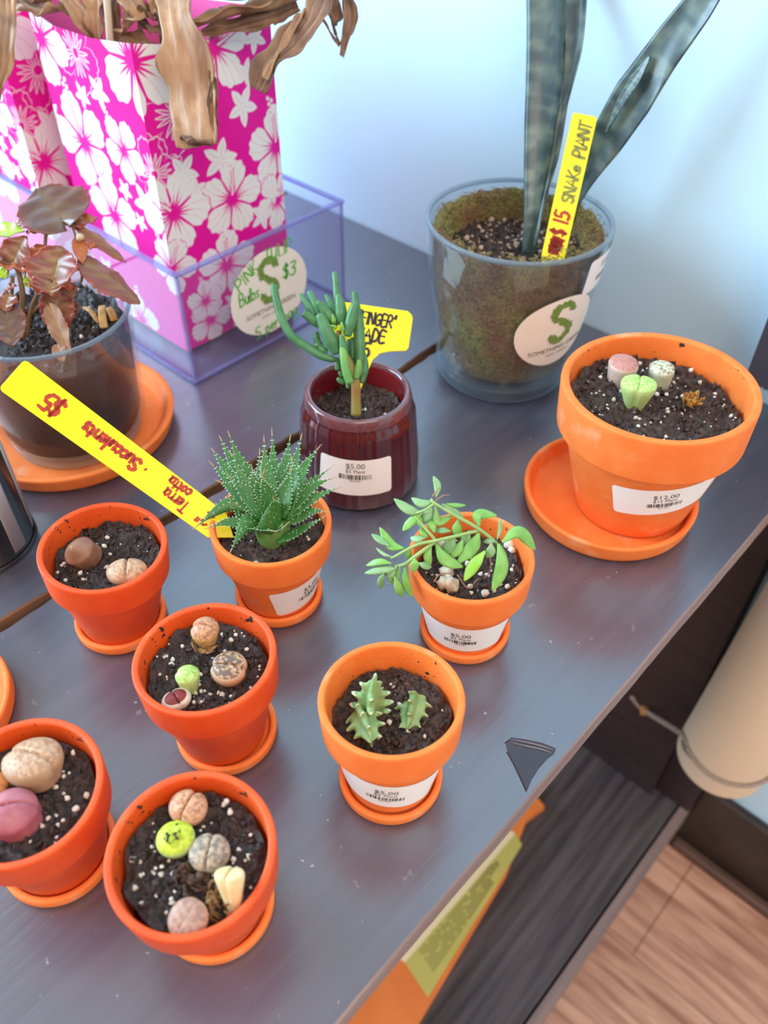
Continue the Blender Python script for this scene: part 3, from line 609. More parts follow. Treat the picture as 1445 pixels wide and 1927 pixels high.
dleaf([(640, -30), (655, 10), (657, 45), (648, 80), (643, 106)], [9, 13, 13, 7, 5], .60, DRY2, (.2, 0, 1), .7, .003, 3)
dleaf([(600, -30), (622, 0), (634, 28), (630, 48)], [8, 20, 17, 7], .605, DRY2, (-.4, 0, 1), .8, .003, 4)
dleaf([(596, 22), (612, 44), (622, 62), (638, 86)], [3, 2.2, 2, 1.5], .60, DRY1, (0, 0, 1), .2, .001, 5)
dleaf([(624, 40), (632, 64), (628, 55), (640, 84)], [2, 3, 2, 1.5], .602, DRY2, (0, 0, 1), .2, .001, 25)
dleaf([(325, 58), (400, 36), (470, 22), (540, 2), (620, -35)], [8, 22, 30, 30, 24], [.585, .585, .585, .59, .6], DRY1, (0, .9, .6), .55, .003, 6)
dleaf([(380, 62), (440, 50), (500, 34), (560, 10)], [6, 15, 18, 14], [.592, .592, .592, .597], DRY2, (0, -.3, 1), .3, .003, 7)
dleaf([(100, -40), (120, -5), (148, 28), (166, 60), (176, 92)], [14, 20, 20, 15, 10], [.60, .595, .592, .6, .61], DRY1, (.5, .2, .9), .5, .003, 8)
dleaf([(168, -30), (180, 0), (182, 40), (186, 90)], [16, 19, 17, 13], [.592, .59, .592, .6], DRY1, (-.3, 0, 1), .4, .003, 9)
mesh('dry_stalk', *tube([at_d(196, -40, .575), at_d(202, 10, .58), at_d(208, 90, .592)], [px_len(7, .58)] * 3, 14, 10), pm('pale_stalk', (.62, .50, .36), (.5, .38, .26), 80, .5, stretch=(1, 1, .1)), dp, label='pale straight stalk')
dleaf([(222, -30), (240, 2), (254, 26), (244, 46), (228, 66)], [16, 22, 24, 18, 8], [.59, .582, .58, .585, .594], DRY1, (.2, .5, .8), .6, .003, 10)
dleaf([(252, 22), (282, 28), (312, 34), (328, 42)], [8, 18, 18, 6], [.588, .585, .583, .583], DRY2, (0, .5, .8), .7, .003, 11)
dleaf([(262, 40), (290, 52), (318, 54)], [6, 14, 4], [.59, .588, .586], DRY2, (0, .8, .6), -.5, .002, 12)
dleaf([(214, 92), (236, 72), (262, 78), (290, 92)], [8, 14, 16, 8], [.602, .598, .598, .602], DRY1, (0, .3, 1), .3, .003, 13)
dleaf([(300, -20), (290, 10), (300, 30)], [10, 14, 5], .58, DRY1, (.3, .4, .8), .7, .003, 14)
dleaf([(10, -10), (50, 12), (90, 22), (130, 16)], [14, 20, 19, 8], [.61, .605, .60, .6], DRY1, (.1, .6, .8), .4, .004, 15)
dleaf([(150, -30), (110, -8), (66, -4), (30, -14)], [10, 18, 20, 14], .60, DRY2, (0, .6, .8), .5, .004, 16)
dleaf([(14, -40), (14, 30), (10, 90), (4, 140), (-12, 192)], [14, 17, 20, 16, 6], [.575, .56, .55, .55, .552], DRY1, (.3, 0, 1), .5, .004, 17)
dleaf([(330, -60), (380, -20), (440, -2), (520, -14)], [16, 26, 28, 20], [.58, .575, .575, .58], DRY1, (0, .8, .6), .4, .004, 18)
dleaf([(500, 12), (516, 24), (522, 42)], [8, 12, 9], [.60, .60, .605], DRY2, (0, 0, 1), .4, .002, 19)
dleaf([(240, -50), (222, -10), (214, 30), (222, 84)], [12, 17, 16, 14], [.60, .60, .602, .606], DRY2, (0, 0, 1), .4, .003, 22)
for k, (x, y) in enumerate(((300, 60), (200, 80), (420, 55))):
    P = [V3(-.59, .40, .06), V3(-.585, .39, .15), at_d(x, y - 40, .60)]; mesh('dry_stalk', *tube(P, [.004, .0035, .003], 14, 8), DRY2, dp)

# =================================================================== POTS
SAUC = {}
def small_saucer(x, y, label, R=.0278, mat=TERRA, h=.0085, group='small terracotta saucers'):
    s = mesh('saucer', *lathe(roundp([(0, 0), (R - .0015, 0), (R, .003), (R, h), (R - .0032, h), (R - .0045, .0032), (0, .0030)], 3, .0016), 72), mat)
    s.location = (x, y, 0); ROOTM[s.name] = Matrix.Translation((x, y, 0)); return tag(s, label, 'saucer', group)
def pot_profile(R, H, rb, ch, th, lip):
    rc = rb + (R - .0022 - rb) * .80; rt = R - .0012
    outer = [(0, 0), (rb, 0), (rc, H - ch), (rt, H - ch + .0002), (R, H - lip * .4), (R - lip * .1, H), (R - th, H), (R - th - .0012, H - ch * .9), (rb - th * .7, .006), (0, .006)]
    return outer, rc, rt
def terracotta(root, R=.036, H=.066, rb=.0228, ch=.022, th=.0036, darker=False, n=96):  # the flag swaps in the darker, redder clay
    prof, rc, rt = pot_profile(R, H, rb, ch, th, .004); pr = roundp(prof, 4, .0018); v, f = lathe(pr, n); k = len(pr)
    ntop = max(i for i, q in enumerate(pr) if q[1] > H - 1e-6); fm = []
    for i in range(k - 1): fm += [1 if i >= ntop + 2 else 0] * n
    fm += [0] * (len(f) - len(fm))
    mesh('pot', v, f, [TERRA_RED, TERRA_RED_I] if darker else [TERRA, TERRAI], root, world=False, fm=fm)
    return (lambda z: rb + (rc - rb) * z / (H - ch)), (lambda z: R - th - .0012 + (z - H) / (H - .006) * (R - rb))
def soil(root, R, z, seed, amp=.0022, mat=SOIL, slope=(0, 0), nperl=26, crumbs=130, psize=(.0006, .0017), pmat=PERL, mound=.0):
    rng = np.random.RandomState(seed); nr, nt_ = 40, 130; v = [(0, 0, z + mound)]; f = []
    def hz(x, y):
        q = math.hypot(x, y) / R
        return z + slope[0] * x / R + slope[1] * y / R + mound * (1 - q * q) + amp * fbm(x, y, 90, seed) + amp * .8 * fbm(x, y, 320, seed + 9) + amp * .55 * fbm(x, y, 750, seed + 5) + q ** 8 * amp * 1.1 * fbm(x, y, 60, seed + 3)
    for i in range(1, nr + 1):
        for j in range(nt_):
            t = 2 * math.pi * j / nt_; r = R * i / nr * (1 if i < nr else 1 + .02 * math.sin(9 * t)); x, y = r * math.cos(t), r * math.sin(t); v.append((x, y, hz(x, y)))
    for j in range(nt_): f.append((0, 1 + j, 1 + (j + 1) % nt_))
    for i in range(nr - 1):
        for j in range(nt_): q = (j + 1) % nt_; a = 1 + i * nt_; f.append((a + j, a + nt_ + j, a + nt_ + q, a + q))
    mb = MB(); mb.add((v, f))
    for k in range(int(crumbs * 1.8)):
        a, q = rng.rand() * 6.28, math.sqrt(rng.rand()) * R * .96; x, y = q * math.cos(a), q * math.sin(a); s = (.0004 + .0019 * rng.rand() ** 3) * (R / .03) ** .35
        mb.add(blob((x, y, hz(x, y) + s * .3), s, rng, 1, .45, (1.5, .8, .6)))
    for k in range(16):     # little fibres and bark slivers
        a, q = rng.rand() * 6.28, math.sqrt(rng.rand()) * R * .85; x, y = q * math.cos(a), q * math.sin(a); b = rng.rand() * 6.28; l = .002 + .004 * rng.rand(); zz = hz(x, y) + .0006
        mb.add(tube([(x, y, zz), (x + l * .5 * math.cos(b), y + l * .5 * math.sin(b), zz + .0009 * rng.rand()), (x + l * math.cos(b + .4), y + l * math.sin(b + .4), zz)], [.00012, .0002, .0001], 6, 5), 1)
    so = mb.build('soil', [mat, pm('bark_fibre', (.10, .05, .03), (.18, .10, .06), 200, .7) if 'bark_fibre' not in bpy.data.materials else bpy.data.materials['bark_fibre']], root, world=False)
    if nperl:
        mb = MB(); nperl = int(nperl * 1.5)
        for k in range(nperl):
            a, q = rng.rand() * 6.28, math.sqrt(rng.rand()) * R * .95; x, y = q * math.cos(a), q * math.sin(a); s = psize[0] + (psize[1] - psize[0]) * rng.rand() ** 2
            mb.add(blob((x, y, hz(x, y) + s * .5), s, rng, 1, .42))
        mb.build('perlite', pmat, so, world=False, kind='stuff')
    return hz
def to_local(root, P): return np.array(ROOTM[root.name].inverted() @ Vector(P))
def lithops(root, c, half, aspect, h, fis, top, side, tilt=(0, 0), dome=.35, groove=.16, narrow=.72, notch=.10, label=None, name='lithops', fin=1.0, dpow=3.0, topf=.88):
    dome *= .8; groove *= 1.15
    """one stone-plant body; c top centre and half width in local metres, fis = direction of its slit"""
    a, b = half, half * aspect; n = 96; K = 16; ef = unit(np.array([fis[0], fis[1], 0.])); ep = V3(ef[1], -ef[0], 0); v = []; f = []; m = []
    ts = np.linspace(0, 2 * np.pi, n, endpoint=False); pin = 1 - notch * np.exp(-(np.cos(ts) / .2) ** 2)
    def top_z(x, y, rho): return a * dome * (1 - rho ** dpow) - a * groove * np.exp(-(x / (.055 * a)) ** 2) * fin
    v.append((0, 0, float(top_z(np.array(0.), 0, 0.))))
    for k in range(1, K + 1):
        rho = (k / K) ** .9; x = a * rho * np.cos(ts); y = b * rho * np.sin(ts) * (1 - (1 - pin) * rho); v += list(zip(x, y, top_z(x, y, rho) + 0 * x))
    for rr, zz in ((1.035, -.10), (1.04, -.22), (1.02, -.40)):
        x = a * rr * np.cos(ts); y = b * rr * np.sin(ts) * pin; v += list(zip(x, y, 0 * x + a * zz - a * groove * .7 * np.exp(-(x / (.055 * a)) ** 2) * fin))
    for q in np.linspace(.2, 1, 6):
        rr = 1.02 - (1.02 - narrow) * q; x = a * rr * np.cos(ts); y = b * rr * np.sin(ts) * (1 - (1 - pin) * (1 - .5 * q)); v += list(zip(x, y, 0 * x - a * .4 - (h - a * .4) * q if h > a * .45 else 0 * x - a * .4 - .001 * q))
    rings = K + 3 + 6
    for j in range(n): f.append((0, 1 + j, 1 + (j + 1) % n)); m.append(0)
    for i in range(rings - 1):
        for j in range(n): q = (j + 1) % n; A_ = 1 + i * n; f.append((A_ + j, A_ + n + j, A_ + n + q, A_ + q)); m.append(0 if i < K * topf else 1)
    v = np.array(v); W = ep[None] * v[:, :1] + ef[None] * v[:, 1:2]; W[:, 2] = v[:, 2]
    sh = np.clip(-v[:, 2:3] / max(h, a), -.3, 1); W[:, :2] += np.array(tilt)[None] * (1 - np.clip(sh, 0, 1)) * 0 + 0
    T_ = Vector((0, 0, 1)).rotation_difference(Vector((tilt[0], tilt[1], 1)).normalized()).to_matrix(); W = W @ np.array(T_).T
    return mesh(name, W + np.asarray(c), f, [top, side], root, world=False, fm=m, label=label)
def place_pot(name, label, cat, x, y, tilt=(0, 0), z=.0031, rb=.0228, group='small terracotta pots of succulents'):
    s = math.hypot(*tilt); return thing(name, label, cat, (x, y, z + rb * math.sin(math.atan(s))), axis=(tilt[0], tilt[1], 1), group=group)
def lpos(root, px, py, zl):
    """point of the picture on a pot's own horizontal plane (local height zl)"""
    M = np.array(ROOTM[root.name]); o, nrm = M[:3, 3] + M[:3, 2] * zl, M[:3, 2]; d = ray(px, py); P = CAM_O + d * ((o - CAM_O) @ nrm) / (d @ nrm); return to_local(root, P)
def lith_px(root, px, py, wpx, zs, h, fa, fb, top, side, aspect=1.15, perp=True, **k):
    """wpx: picture width across; fa, fb: two picture points along the slit"""
    c = lpos(root, px, py, zs + h); M = ROOTM[root.name]; dist = depth_of(M @ Vector(c)); a, b = lpos(root, *fa, zs + h), lpos(root, *fb, zs + h); half = px_len(wpx / 2, dist)
    return lithops(root, c, half, aspect, h, (b - a)[:2], top, side, **k)
def lm(name, c1, c2, sc=420, lo=.42, hi=.58, rough=.5, tex='noise', bump=.25):
    return pm(name, c1, c2, sc, rough, bump, sc * 1.3, 3, lo, hi, sss=.12, tex=tex)
TAN_T = lm('tan_brain_top', (.42, .235, .13), (.60, .40, .25), 520, .38, .56); TAN_S = pm('tan_side', (.60, .43, .28), (.50, .34, .22), 200, .55, sss=.1)
GREYB_T = lm('grey_brown_top', (.16, .105, .08), (.60, .36, .19), 480, .48, .60); PEACH_T = lm('peach_top', (.40, .17, .085), (.62, .33, .18), 620, .40, .55); PEACH_S = pm('peach_side', (.66, .36, .22), (.55, .30, .18), 200, .5, sss=.1)
GRN_T = lm('lime_top', (.33, .52, .10), (.55, .72, .24), 500, .42, .6); GRN_S = pm('lime_side', (.50, .66, .25), (.42, .58, .18), 200, .5, sss=.15)
YG_T = lm('yellow_green_top', (.38, .46, .01), (.58, .66, .05), 420, .4, .6); RED_T = lm('dark_red_top', (.16, .014, .012), (.24, .02, .018), 400, .4, .6); WHT_S = pm('cream_side', (.74, .62, .50), (.66, .52, .40), 260, .5, sss=.1)
GRY_T = lm('grey_top', (.20, .155, .12), (.46, .34, .23), 500, .42, .58); GRY_S = pm('grey_green_side', (.42, .39, .26), (.38, .33, .24), 200, .5, sss=.1)
PNK_T = lm('pink_top', (.45, .17, .15), (.56, .27, .21), 450, .35, .65); MAG_T = pm('magenta_skin', (.38, .10, .13), (.47, .16, .19), 180, .5, .1, 500, sss=.15)
PB_T = lm('pinkish_brown_top', (.32, .165, .12), (.45, .26, .19), 480, .4, .6); ORG_T = pm('orange_brown_skin', (.62, .25, .08), (.55, .20, .06), 200, .5, sss=.1)
SAGE_T = lm('sage_patterned_top', (.24, .22, .13), (.62, .62, .44), 520, .42, .5); SAGE_S = pm('sage_side', (.52, .53, .36), (.46, .46, .32), 240, .5, sss=.1); BRN = pm('brown_waxy_skin', (.24, .10, .06), (.34, .17, .10), 150, .35, .1, 400, sss=.1)
CREAMY = pm('withered_cream_skin', (.78, .64, .36), (.68, .52, .24), 160, .55, .3, 300, sss=.1); DRYSK = pm('dry_papery_skin', (.42, .24, .09), (.28, .15, .07), 260, .7, .6, 500)
def husk(root, c, R, seed, name='dry_husk', mat=None, n=26):
    rng = np.random.RandomState(seed); mb = MB()
    for k in range(n):
        a = rng.rand() * 6.28; r = R * (.3 + .7 * rng.rand()); h = R * (.2 + .8 * rng.rand())
        p = [np.array(c) + [r * .4 * math.cos(a), r * .4 * math.sin(a), 0], np.array(c) + [r * math.cos(a + .4), r * math.sin(a + .4), h], np.array(c) + [r * 1.1 * math.cos(a + 1), r * 1.1 * math.sin(a + 1), h * .2]]
        mb.add(sweep(p, [R * .05, R * .12, R * .03], R * .02, (math.cos(a), math.sin(a), .6), 8, 5, .4))
    for k in range(8): mb.add(blob(np.array(c) + (rng.rand(3) - [.5, .5, .2]) * [R, R, R * .5], R * .28, rng, 1, .4))
    return mb.build(name, mat or DRYSK, root, world=False)

# ---- A: two stone plants (left)
small_saucer(-.3369, .1276, 'terracotta saucer under the two-stone pot nearest the striped tin')
A_ = place_pot('potted_lithops', 'small terracotta pot with one tan and one pointed brown stone plant', 'potted plant', -.3363, .1268, (.033, .044))
terracotta(A_, darker=True); hz = soil(A_, .0300, .0535, 11, .0026, nperl=20, slope=(.002, .003)); zs = .054
lith_px(A_, 238, 1071, 34, zs, .006, (240, 1050), (236, 1092), TAN_T, TAN_S, aspect=1.35, dome=.55, groove=.22, notch=.16, label='tan brain-patterned stone plant') if 0 else None
c = lpos(A_, 238, 1071, zs + .006); lithops(A_, c, px_len(35, .49), .78, .007, (lpos(A_, 236, 1092, zs) - lpos(A_, 241, 1050, zs))[:2], TAN_T, TAN_S, dome=.45, groove=.22, notch=.14, label='tan brain-patterned stone plant')
c = lpos(A_, 147, 1036, zs + .010); lithops(A_, c, px_len(23, .50), 1.2, .012, (lpos(A_, 170, 1030, zs) - lpos(A_, 130, 1050, zs))[:2], BRN, BRN, dome=1.25, groove=.03, notch=.0, narrow=1.0, tilt=(.1, -.5), dpow=1.25, label='pointed brown waxy stone plant')

# ---- B: aloe
small_saucer(-.2803, .2088, 'terracotta saucer under the spiky aloe pot')
B_ = place_pot('potted_aloe', 'small terracotta pot holding a spiky speckled aloe rosette', 'potted plant', -.2803, .2088)
rB, _ = terracotta(B_); soil(B_, .0300, .056, 12, .002, SOIL2, nperl=12, crumbs=90)
angB = math.atan2(-.2088, .2803)
price_label(B_, cone_map(rB, angB + math.radians(44), .0235), '$5.00', '$5 Plant', .052, .027, .12, 3)
ALOE, nt, p = new_mat('speckled_aloe_leaf'); N, L = nt.nodes.new, nt.links.new
tc = N('ShaderNodeTexCoord'); t1 = N('ShaderNodeTexNoise'); t1.inputs['Scale'].default_value = 900; t1.inputs['Detail'].default_value = 1; L(tc.outputs['Object'], t1.inputs['Vector'])
r1 = N('ShaderNodeValToRGB'); r1.color_ramp.elements[0].position = .66; r1.color_ramp.elements[1].position = .74; r1.color_ramp.elements[0].color = (.040, .150, .026, 1); r1.color_ramp.elements[1].color = (.36, .52, .25, 1)
L(t1.outputs['Fac'], r1.inputs[0]); L(r1.outputs[0], p.inputs['Base Color']); p.inputs['Roughness'].default_value = .38; p.inputs['Subsurface Weight'].default_value = .08; p.inputs['Subsurface Radius'].default_value = (.003, .004, .002); p.inputs['Subsurface Scale'].default_value = 1
THORN = pm('pale_thorn', (.70, .78, .62), None, rough=.5); TIPM = pm('dry_leaf_tip', (.50, .32, .14), None, rough=.6)
def cx1(x, y, ox=370, oy=790, s=5.161): return ox + x / s, oy + y / s
ac = lpos(B_, 515, 1010, .056); aw = np.array(ROOTM[B_.name] @ Vector(ac)); 
def aloe_leaf(path, hw, seed, dt, d0=None, curl=.30):
    d0 = d0 or depth_of(aw) - .012; P = []
    for i, q in enumerate(path): s = i / (len(path) - 1); P.append(at_d(*cx1(*q), d0 + (dt - d0) * s))
    P = cr(P, 26); ax_ = aw + V3(0, 0, .05); nn = np.array([unit(.5 * unit((ax_ - q) * [1, 1, 0]) + .45 * V3(0, 0, 1) * (1 - .4 * i / 25) + .45 * TO) for i, q in enumerate(P)])
    h = px_len(hw * 1.3 / 5.161, d0); W = h * np.array([.75, .95, 1, .98, .9, .78, .62, .44, .26, .10, .03]); n = 26
    mb = MB(); v, f = sweep(P, W, h * np.array([.34, .34, .32, .28, .22, .16, .12, .08, .05, .03, .015]), nn, n, 9, curl); mb.add((v, f), 0)
    k = len(v) // n; V_ = v.reshape(n, k, 3); rng = np.random.RandomState(seed)
    for i in np.linspace(5, 23, 11):
        i = int(i)
        for e, o_ in ((0, 8), (8, 0)):
            q = V_[i, e]; out = unit(V_[i, e] - V_[i, o_]); tg = unit(V_[i + 1, e] - V_[i, e]); L_ = .0011; w_ = tg * .0004; u_ = unit(np.cross(out, tg)) * .0003
            mb.add(([q - w_ - out * .0003, q + w_ - out * .0003, q + u_ - out * .0003, q + out * L_ + tg * .0004], [(0, 1, 3), (1, 2, 3), (2, 0, 3), (0, 2, 1)]), 1)
        for e in (3, 5, 11):
            if rng.rand() < .3: mb.add(blob(V_[i, e], .00032, rng, 1, .2), 1)
    q, tg = P[-1], unit(P[-1] - P[-3]); mb.add(tube([q - tg * .001, q + tg * .002, q + tg * .004 + V3(0, 0, .0006) * rng.choice([-1, 1])], [.0004, .00025, .0001], 8, 5), 2)
    mb.build('aloe_leaf', [ALOE, THORN, TIPM], B_)
for i, (path, hw, dt, cl) in enumerate((
    ([(690, 900), (560, 640), (420, 400), (320, 155)], 72, .492, .3), ([(660, 880), (480, 560), (330, 370), (240, 195)], 66, .494, .3), ([(640, 860), (430, 600), (270, 450), (168, 310)], 66, .494, .3),
    ([(640, 880), (440, 680), (280, 560), (158, 440)], 68, .490, .3), ([(650, 910), (480, 780), (330, 660), (230, 605)], 74, .484, .3), ([(760, 880), (700, 620), (670, 420), (655, 205)], 66, .488, .35),
    ([(770, 880), (750, 640), (745, 400), (732, 140)], 64, .498, .3), ([(790, 880), (830, 620), (870, 400), (905, 190)], 70, .496, .3), ([(800, 880), (880, 620), (960, 400), (1012, 180)], 62, .494, .3),
    ([(830, 890), (960, 660), (1060, 440), (1178, 280)], 66, .491, .3), ([(850, 910), (1010, 720), (1130, 600), (1285, 478)], 60, .488, .3), ([(860, 930), (1010, 760), (1150, 640), (1312, 570)], 64, .483, .3),
    ([(860, 950), (1030, 830), (1180, 740), (1360, 668)], 60, .480, .3), ([(850, 980), (1000, 940), (1120, 890), (1238, 892)], 62, .478, .25), ([(800, 1180), (950, 1110), (1090, 1030), (1225, 950)], 55, .476, .2),
    ([(560, 860), (350, 810), (170, 900), (5, 1030)], 58, .476, -.2), ([(600, 960), (420, 1000), (270, 1000), (125, 1045)], 52, .474, .2), ([(620, 960), (500, 990), (420, 1110), (338, 1262)], 62, .466, -.2),
    ([(480, 1090), (560, 1060), (650, 1070), (735, 1078)], 60, .468, .3), ([(690, 930), (620, 760), (560, 600), (540, 485)], 74, .478, .35), ([(820, 930), (860, 760), (890, 620), (905, 495)], 82, .474, .35),
    ([(700, 940), (640, 760), (600, 640), (640, 530)], 60, .474, .3), ([(660, 930), (560, 800), (440, 680), (330, 560)], 90, .472, .3), ([(880, 920), (930, 700), (950, 520), (925, 390)], 62, .482, .3),
    ([(750, 1060), (755, 960), (750, 860), (745, 770)], 130, .462, .35), ([(790, 1060), (810, 1080), (830, 1060), (880, 1010)], 28, .464, .4), ([(600, 900), (520, 700), (440, 560), (340, 345)], 66, .485, .3),
    ([(700, 860), (640, 640), (615, 480), (612, 330)], 50, .488, .3), ([(750, 880), (700, 740), (660, 640), (640, 560)], 62, .472, .3), ([(640, 1000), (470, 960), (400, 900), (340, 800)], 60, .480, .2))):
    aloe_leaf(path, hw, i, dt, curl=cl)
mesh('stem', *tube([aw + V3(0, 0, -.006), aw + V3(0, 0, .006), aw + V3(0, 0, .016)], [.0095, .0105, .009], 10, 20), pm('aloe_stem', (.16, .30, .07), (.10, .22, .05), 150, .45), B_)

# ---- C: four stone plants
small_saucer(-.2274, .1221, 'terracotta saucer under the four-stone pot in the middle of the left group')
C0 = place_pot('potted_lithops', 'small terracotta pot with brown, patterned, lime and dark red stone plants', 'potted plant', -.2278, .1201, (-.062, .02))
terracotta(C0, R=.0364, darker=True); soil(C0, .0302, .054, 13, .0024, nperl=46, slope=(-.0016, .0012)); zs = .054
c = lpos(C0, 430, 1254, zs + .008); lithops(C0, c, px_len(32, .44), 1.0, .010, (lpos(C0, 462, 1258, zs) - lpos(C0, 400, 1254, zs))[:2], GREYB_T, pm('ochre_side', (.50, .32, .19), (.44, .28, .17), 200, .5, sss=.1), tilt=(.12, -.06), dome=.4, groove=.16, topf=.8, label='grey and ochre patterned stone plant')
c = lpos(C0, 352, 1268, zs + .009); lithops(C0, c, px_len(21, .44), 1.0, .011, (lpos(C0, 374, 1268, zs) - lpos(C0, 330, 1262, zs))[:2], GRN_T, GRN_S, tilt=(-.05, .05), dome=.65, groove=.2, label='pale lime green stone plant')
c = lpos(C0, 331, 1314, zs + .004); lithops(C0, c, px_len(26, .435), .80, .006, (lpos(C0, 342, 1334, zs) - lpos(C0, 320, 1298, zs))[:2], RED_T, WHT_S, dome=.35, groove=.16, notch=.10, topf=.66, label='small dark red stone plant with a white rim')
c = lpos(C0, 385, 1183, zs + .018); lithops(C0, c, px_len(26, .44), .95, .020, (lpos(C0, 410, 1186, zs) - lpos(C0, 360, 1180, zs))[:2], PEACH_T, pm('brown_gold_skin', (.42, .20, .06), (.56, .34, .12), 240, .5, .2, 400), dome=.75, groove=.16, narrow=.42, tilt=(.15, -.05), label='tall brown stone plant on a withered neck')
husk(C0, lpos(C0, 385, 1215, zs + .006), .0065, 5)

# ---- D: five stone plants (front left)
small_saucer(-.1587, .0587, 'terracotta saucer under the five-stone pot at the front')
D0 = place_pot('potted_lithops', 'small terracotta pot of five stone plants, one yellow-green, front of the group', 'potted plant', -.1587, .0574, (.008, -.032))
terracotta(D0, R=.0362, darker=True); soil(D0, .0300, .0545, 14, .0024, nperl=60, crumbs=180, slope=(0, -.001)); zs = .0545
def fis(r_, a, b): return (lpos(r_, *b, zs) - lpos(r_, *a, zs))[:2]
lithops(D0, lpos(D0, 353, 1516, zs + .008), px_len(34, .385), .92, .010, fis(D0, (343, 1546), (370, 1498)), PEACH_T, PEACH_S, dome=.45, groove=.25, notch=.16, label='peach stone plant with a diagonal slit')
lithops(D0, lpos(D0, 329, 1576, zs + .008), px_len(33, .38), .95, .010, fis(D0, (330, 1610), (329, 1545)), YG_T, GRN_S, dome=.35, groove=.03, notch=.02, label='bright yellow-green stone plant with a soil smear')
rng = np.random.RandomState(4); mb = MB(); cD = lpos(D0, 325, 1572, zs + .0115)
for k in range(16): mb.add(blob(cD + V3(rng.uniform(-.0026, .0026), rng.uniform(-.0045, .0045), .0003), rng.uniform(.0004, .0009), rng, 1, .4, (1.3, 1, .35)))
mb.build('soil_smear', SOIL2, D0, world=False)
lithops(D0, lpos(D0, 393, 1602, zs + .008), px_len(35, .378), .95, .010, fis(D0, (388, 1635), (402, 1575)), GRY_T, GRY_S, dome=.4, groove=.16, label='grey patterned stone plant')
lithops(D0, lpos(D0, 352, 1729, zs + .009), px_len(34, .36), 1.0, .011, fis(D0, (330, 1760), (372, 1700)), PB_T, PEACH_S, tilt=(.1, -.2), dome=.3, groove=.03, notch=.03, label='pinkish brown stone plant nearest the front rim')
lithops(D0, lpos(D0, 431, 1643, zs + .016), px_len(27, .365), .75, .017, fis(D0, (428, 1650), (436, 1630)), CREAMY, CREAMY, tilt=(-.55, .45), dome=.2, groove=.35, narrow=.45, notch=.2, label='withered cream stone plant like a molar tooth')
husk(D0, lpos(D0, 422, 1695, zs + .001), .0085, 6); husk(D0, lpos(D0, 364, 1652, zs + .001), .0085, 8, mat=pm('grey_brown_husk', (.14, .08, .055), (.09, .05, .035), 260, .8, .5, 500), name='dead_stone_plant')

# ---- E: star cactus
small_saucer(-.1424, .1645, 'terracotta saucer under the star succulent pot at the right of the front row')
E0 = place_pot('potted_star_succulent', 'small terracotta pot with two toothed pale green star succulents', 'potted plant', -.1419, .164, (-.070, .064))
rE, _ = terracotta(E0); soil(E0, .0296, .047, 15, .0028, SOIL2, nperl=12, slope=(.0, .004), crumbs=170)
angE = math.atan2(-.164, .1419)
price_label(E0, cone_map(rE, angE - math.radians(4), .0225), '$5.00', '$5 Plant', .056, .026, -.10, 4)
STAR = pm('star_succulent_skin', (.17, .33, .13), (.30, .44, .17), 130, .45, .15, 400, sss=.12); START = pm('pale_tooth', (.62, .66, .42), None, rough=.5); CUT = pm('cut_end', (.62, .47, .28), None, rough=.7)
def star_stem(base, tip, R, teeth, seed, twist=.3, cut=False, up=None):
    n, m = 56, 64; P = cr([base, (np.array(base) + tip) / 2 + V3(0, 0, .0005), tip], n); tg = unit(np.gradient(P, axis=0)); up = V3(.3, .4, 1) if up is None else up
    a = unit(np.cross(tg, up)); b = np.cross(tg, a); rng = np.random.RandomState(seed); s = np.linspace(0, 1, n); t = np.linspace(0, 2 * np.pi, m, endpoint=False)
    env = np.clip(np.sin(np.pi * (.16 + .84 * s) ** .85), 0, 1) ** .5 if not cut else np.clip((1 - s) * 6, .0, 1) ** .5 * .95
    rib = np.abs(np.cos(2 * (t[None] + twist * s[:, None]))) ** 2.2; k = np.floor((t / (2 * np.pi) * 4 + .5)) % 4
    tooth = np.clip(1 - np.abs(((s[:, None] * teeth + .25 * k[None]) % 1) - .5) * 3.2, 0, 1) ** 1.6
    r = R * env[:, None] * (.46 + .32 * rib + .50 * rib ** 3 * tooth); lift = (.25 * R * rib ** 3 * tooth)[..., None] * tg[:, None]
    v = P[:, None] + r[..., None] * (np.cos(t)[None, :, None] * a[:, None] + np.sin(t)[None, :, None] * b[:, None]) + lift; f = []; fm = []
    for i in range(n - 1):
        for j in range(m):
            q = (j + 1) % m; f.append((i * m + j, i * m + q, (i + 1) * m + q, (i + 1) * m + j)); fm.append(1 if rib[i, j] ** 3 * tooth[i, j] > .72 else 0)
    f += [tuple(range(m))[::-1], tuple(range((n - 1) * m, n * m))]; fm += [2, 0 if not cut else 2]
    return mesh('stem', v.reshape(-1, 3), f, [STAR, START, CUT], E0, fm=fm)
def c3(x, y): return 560 + x / 4.014, 1180 + y / 4.014
star_stem(at_d(*c3(545, 700), .424), at_d(*c3(575, 400), .402), px_len(34, .41), 4, 1)
star_stem(at_d(*c3(470, 640), .418), at_d(*c3(560, 862), .398), px_len(31, .41), 3.2, 2, .5, up=V3(1, .2, .5))
star_stem(at_d(*c3(900, 530), .425), at_d(*c3(825, 770), .410), px_len(30, .42), 3.5, 3, .6, up=V3(1, .2, .5))

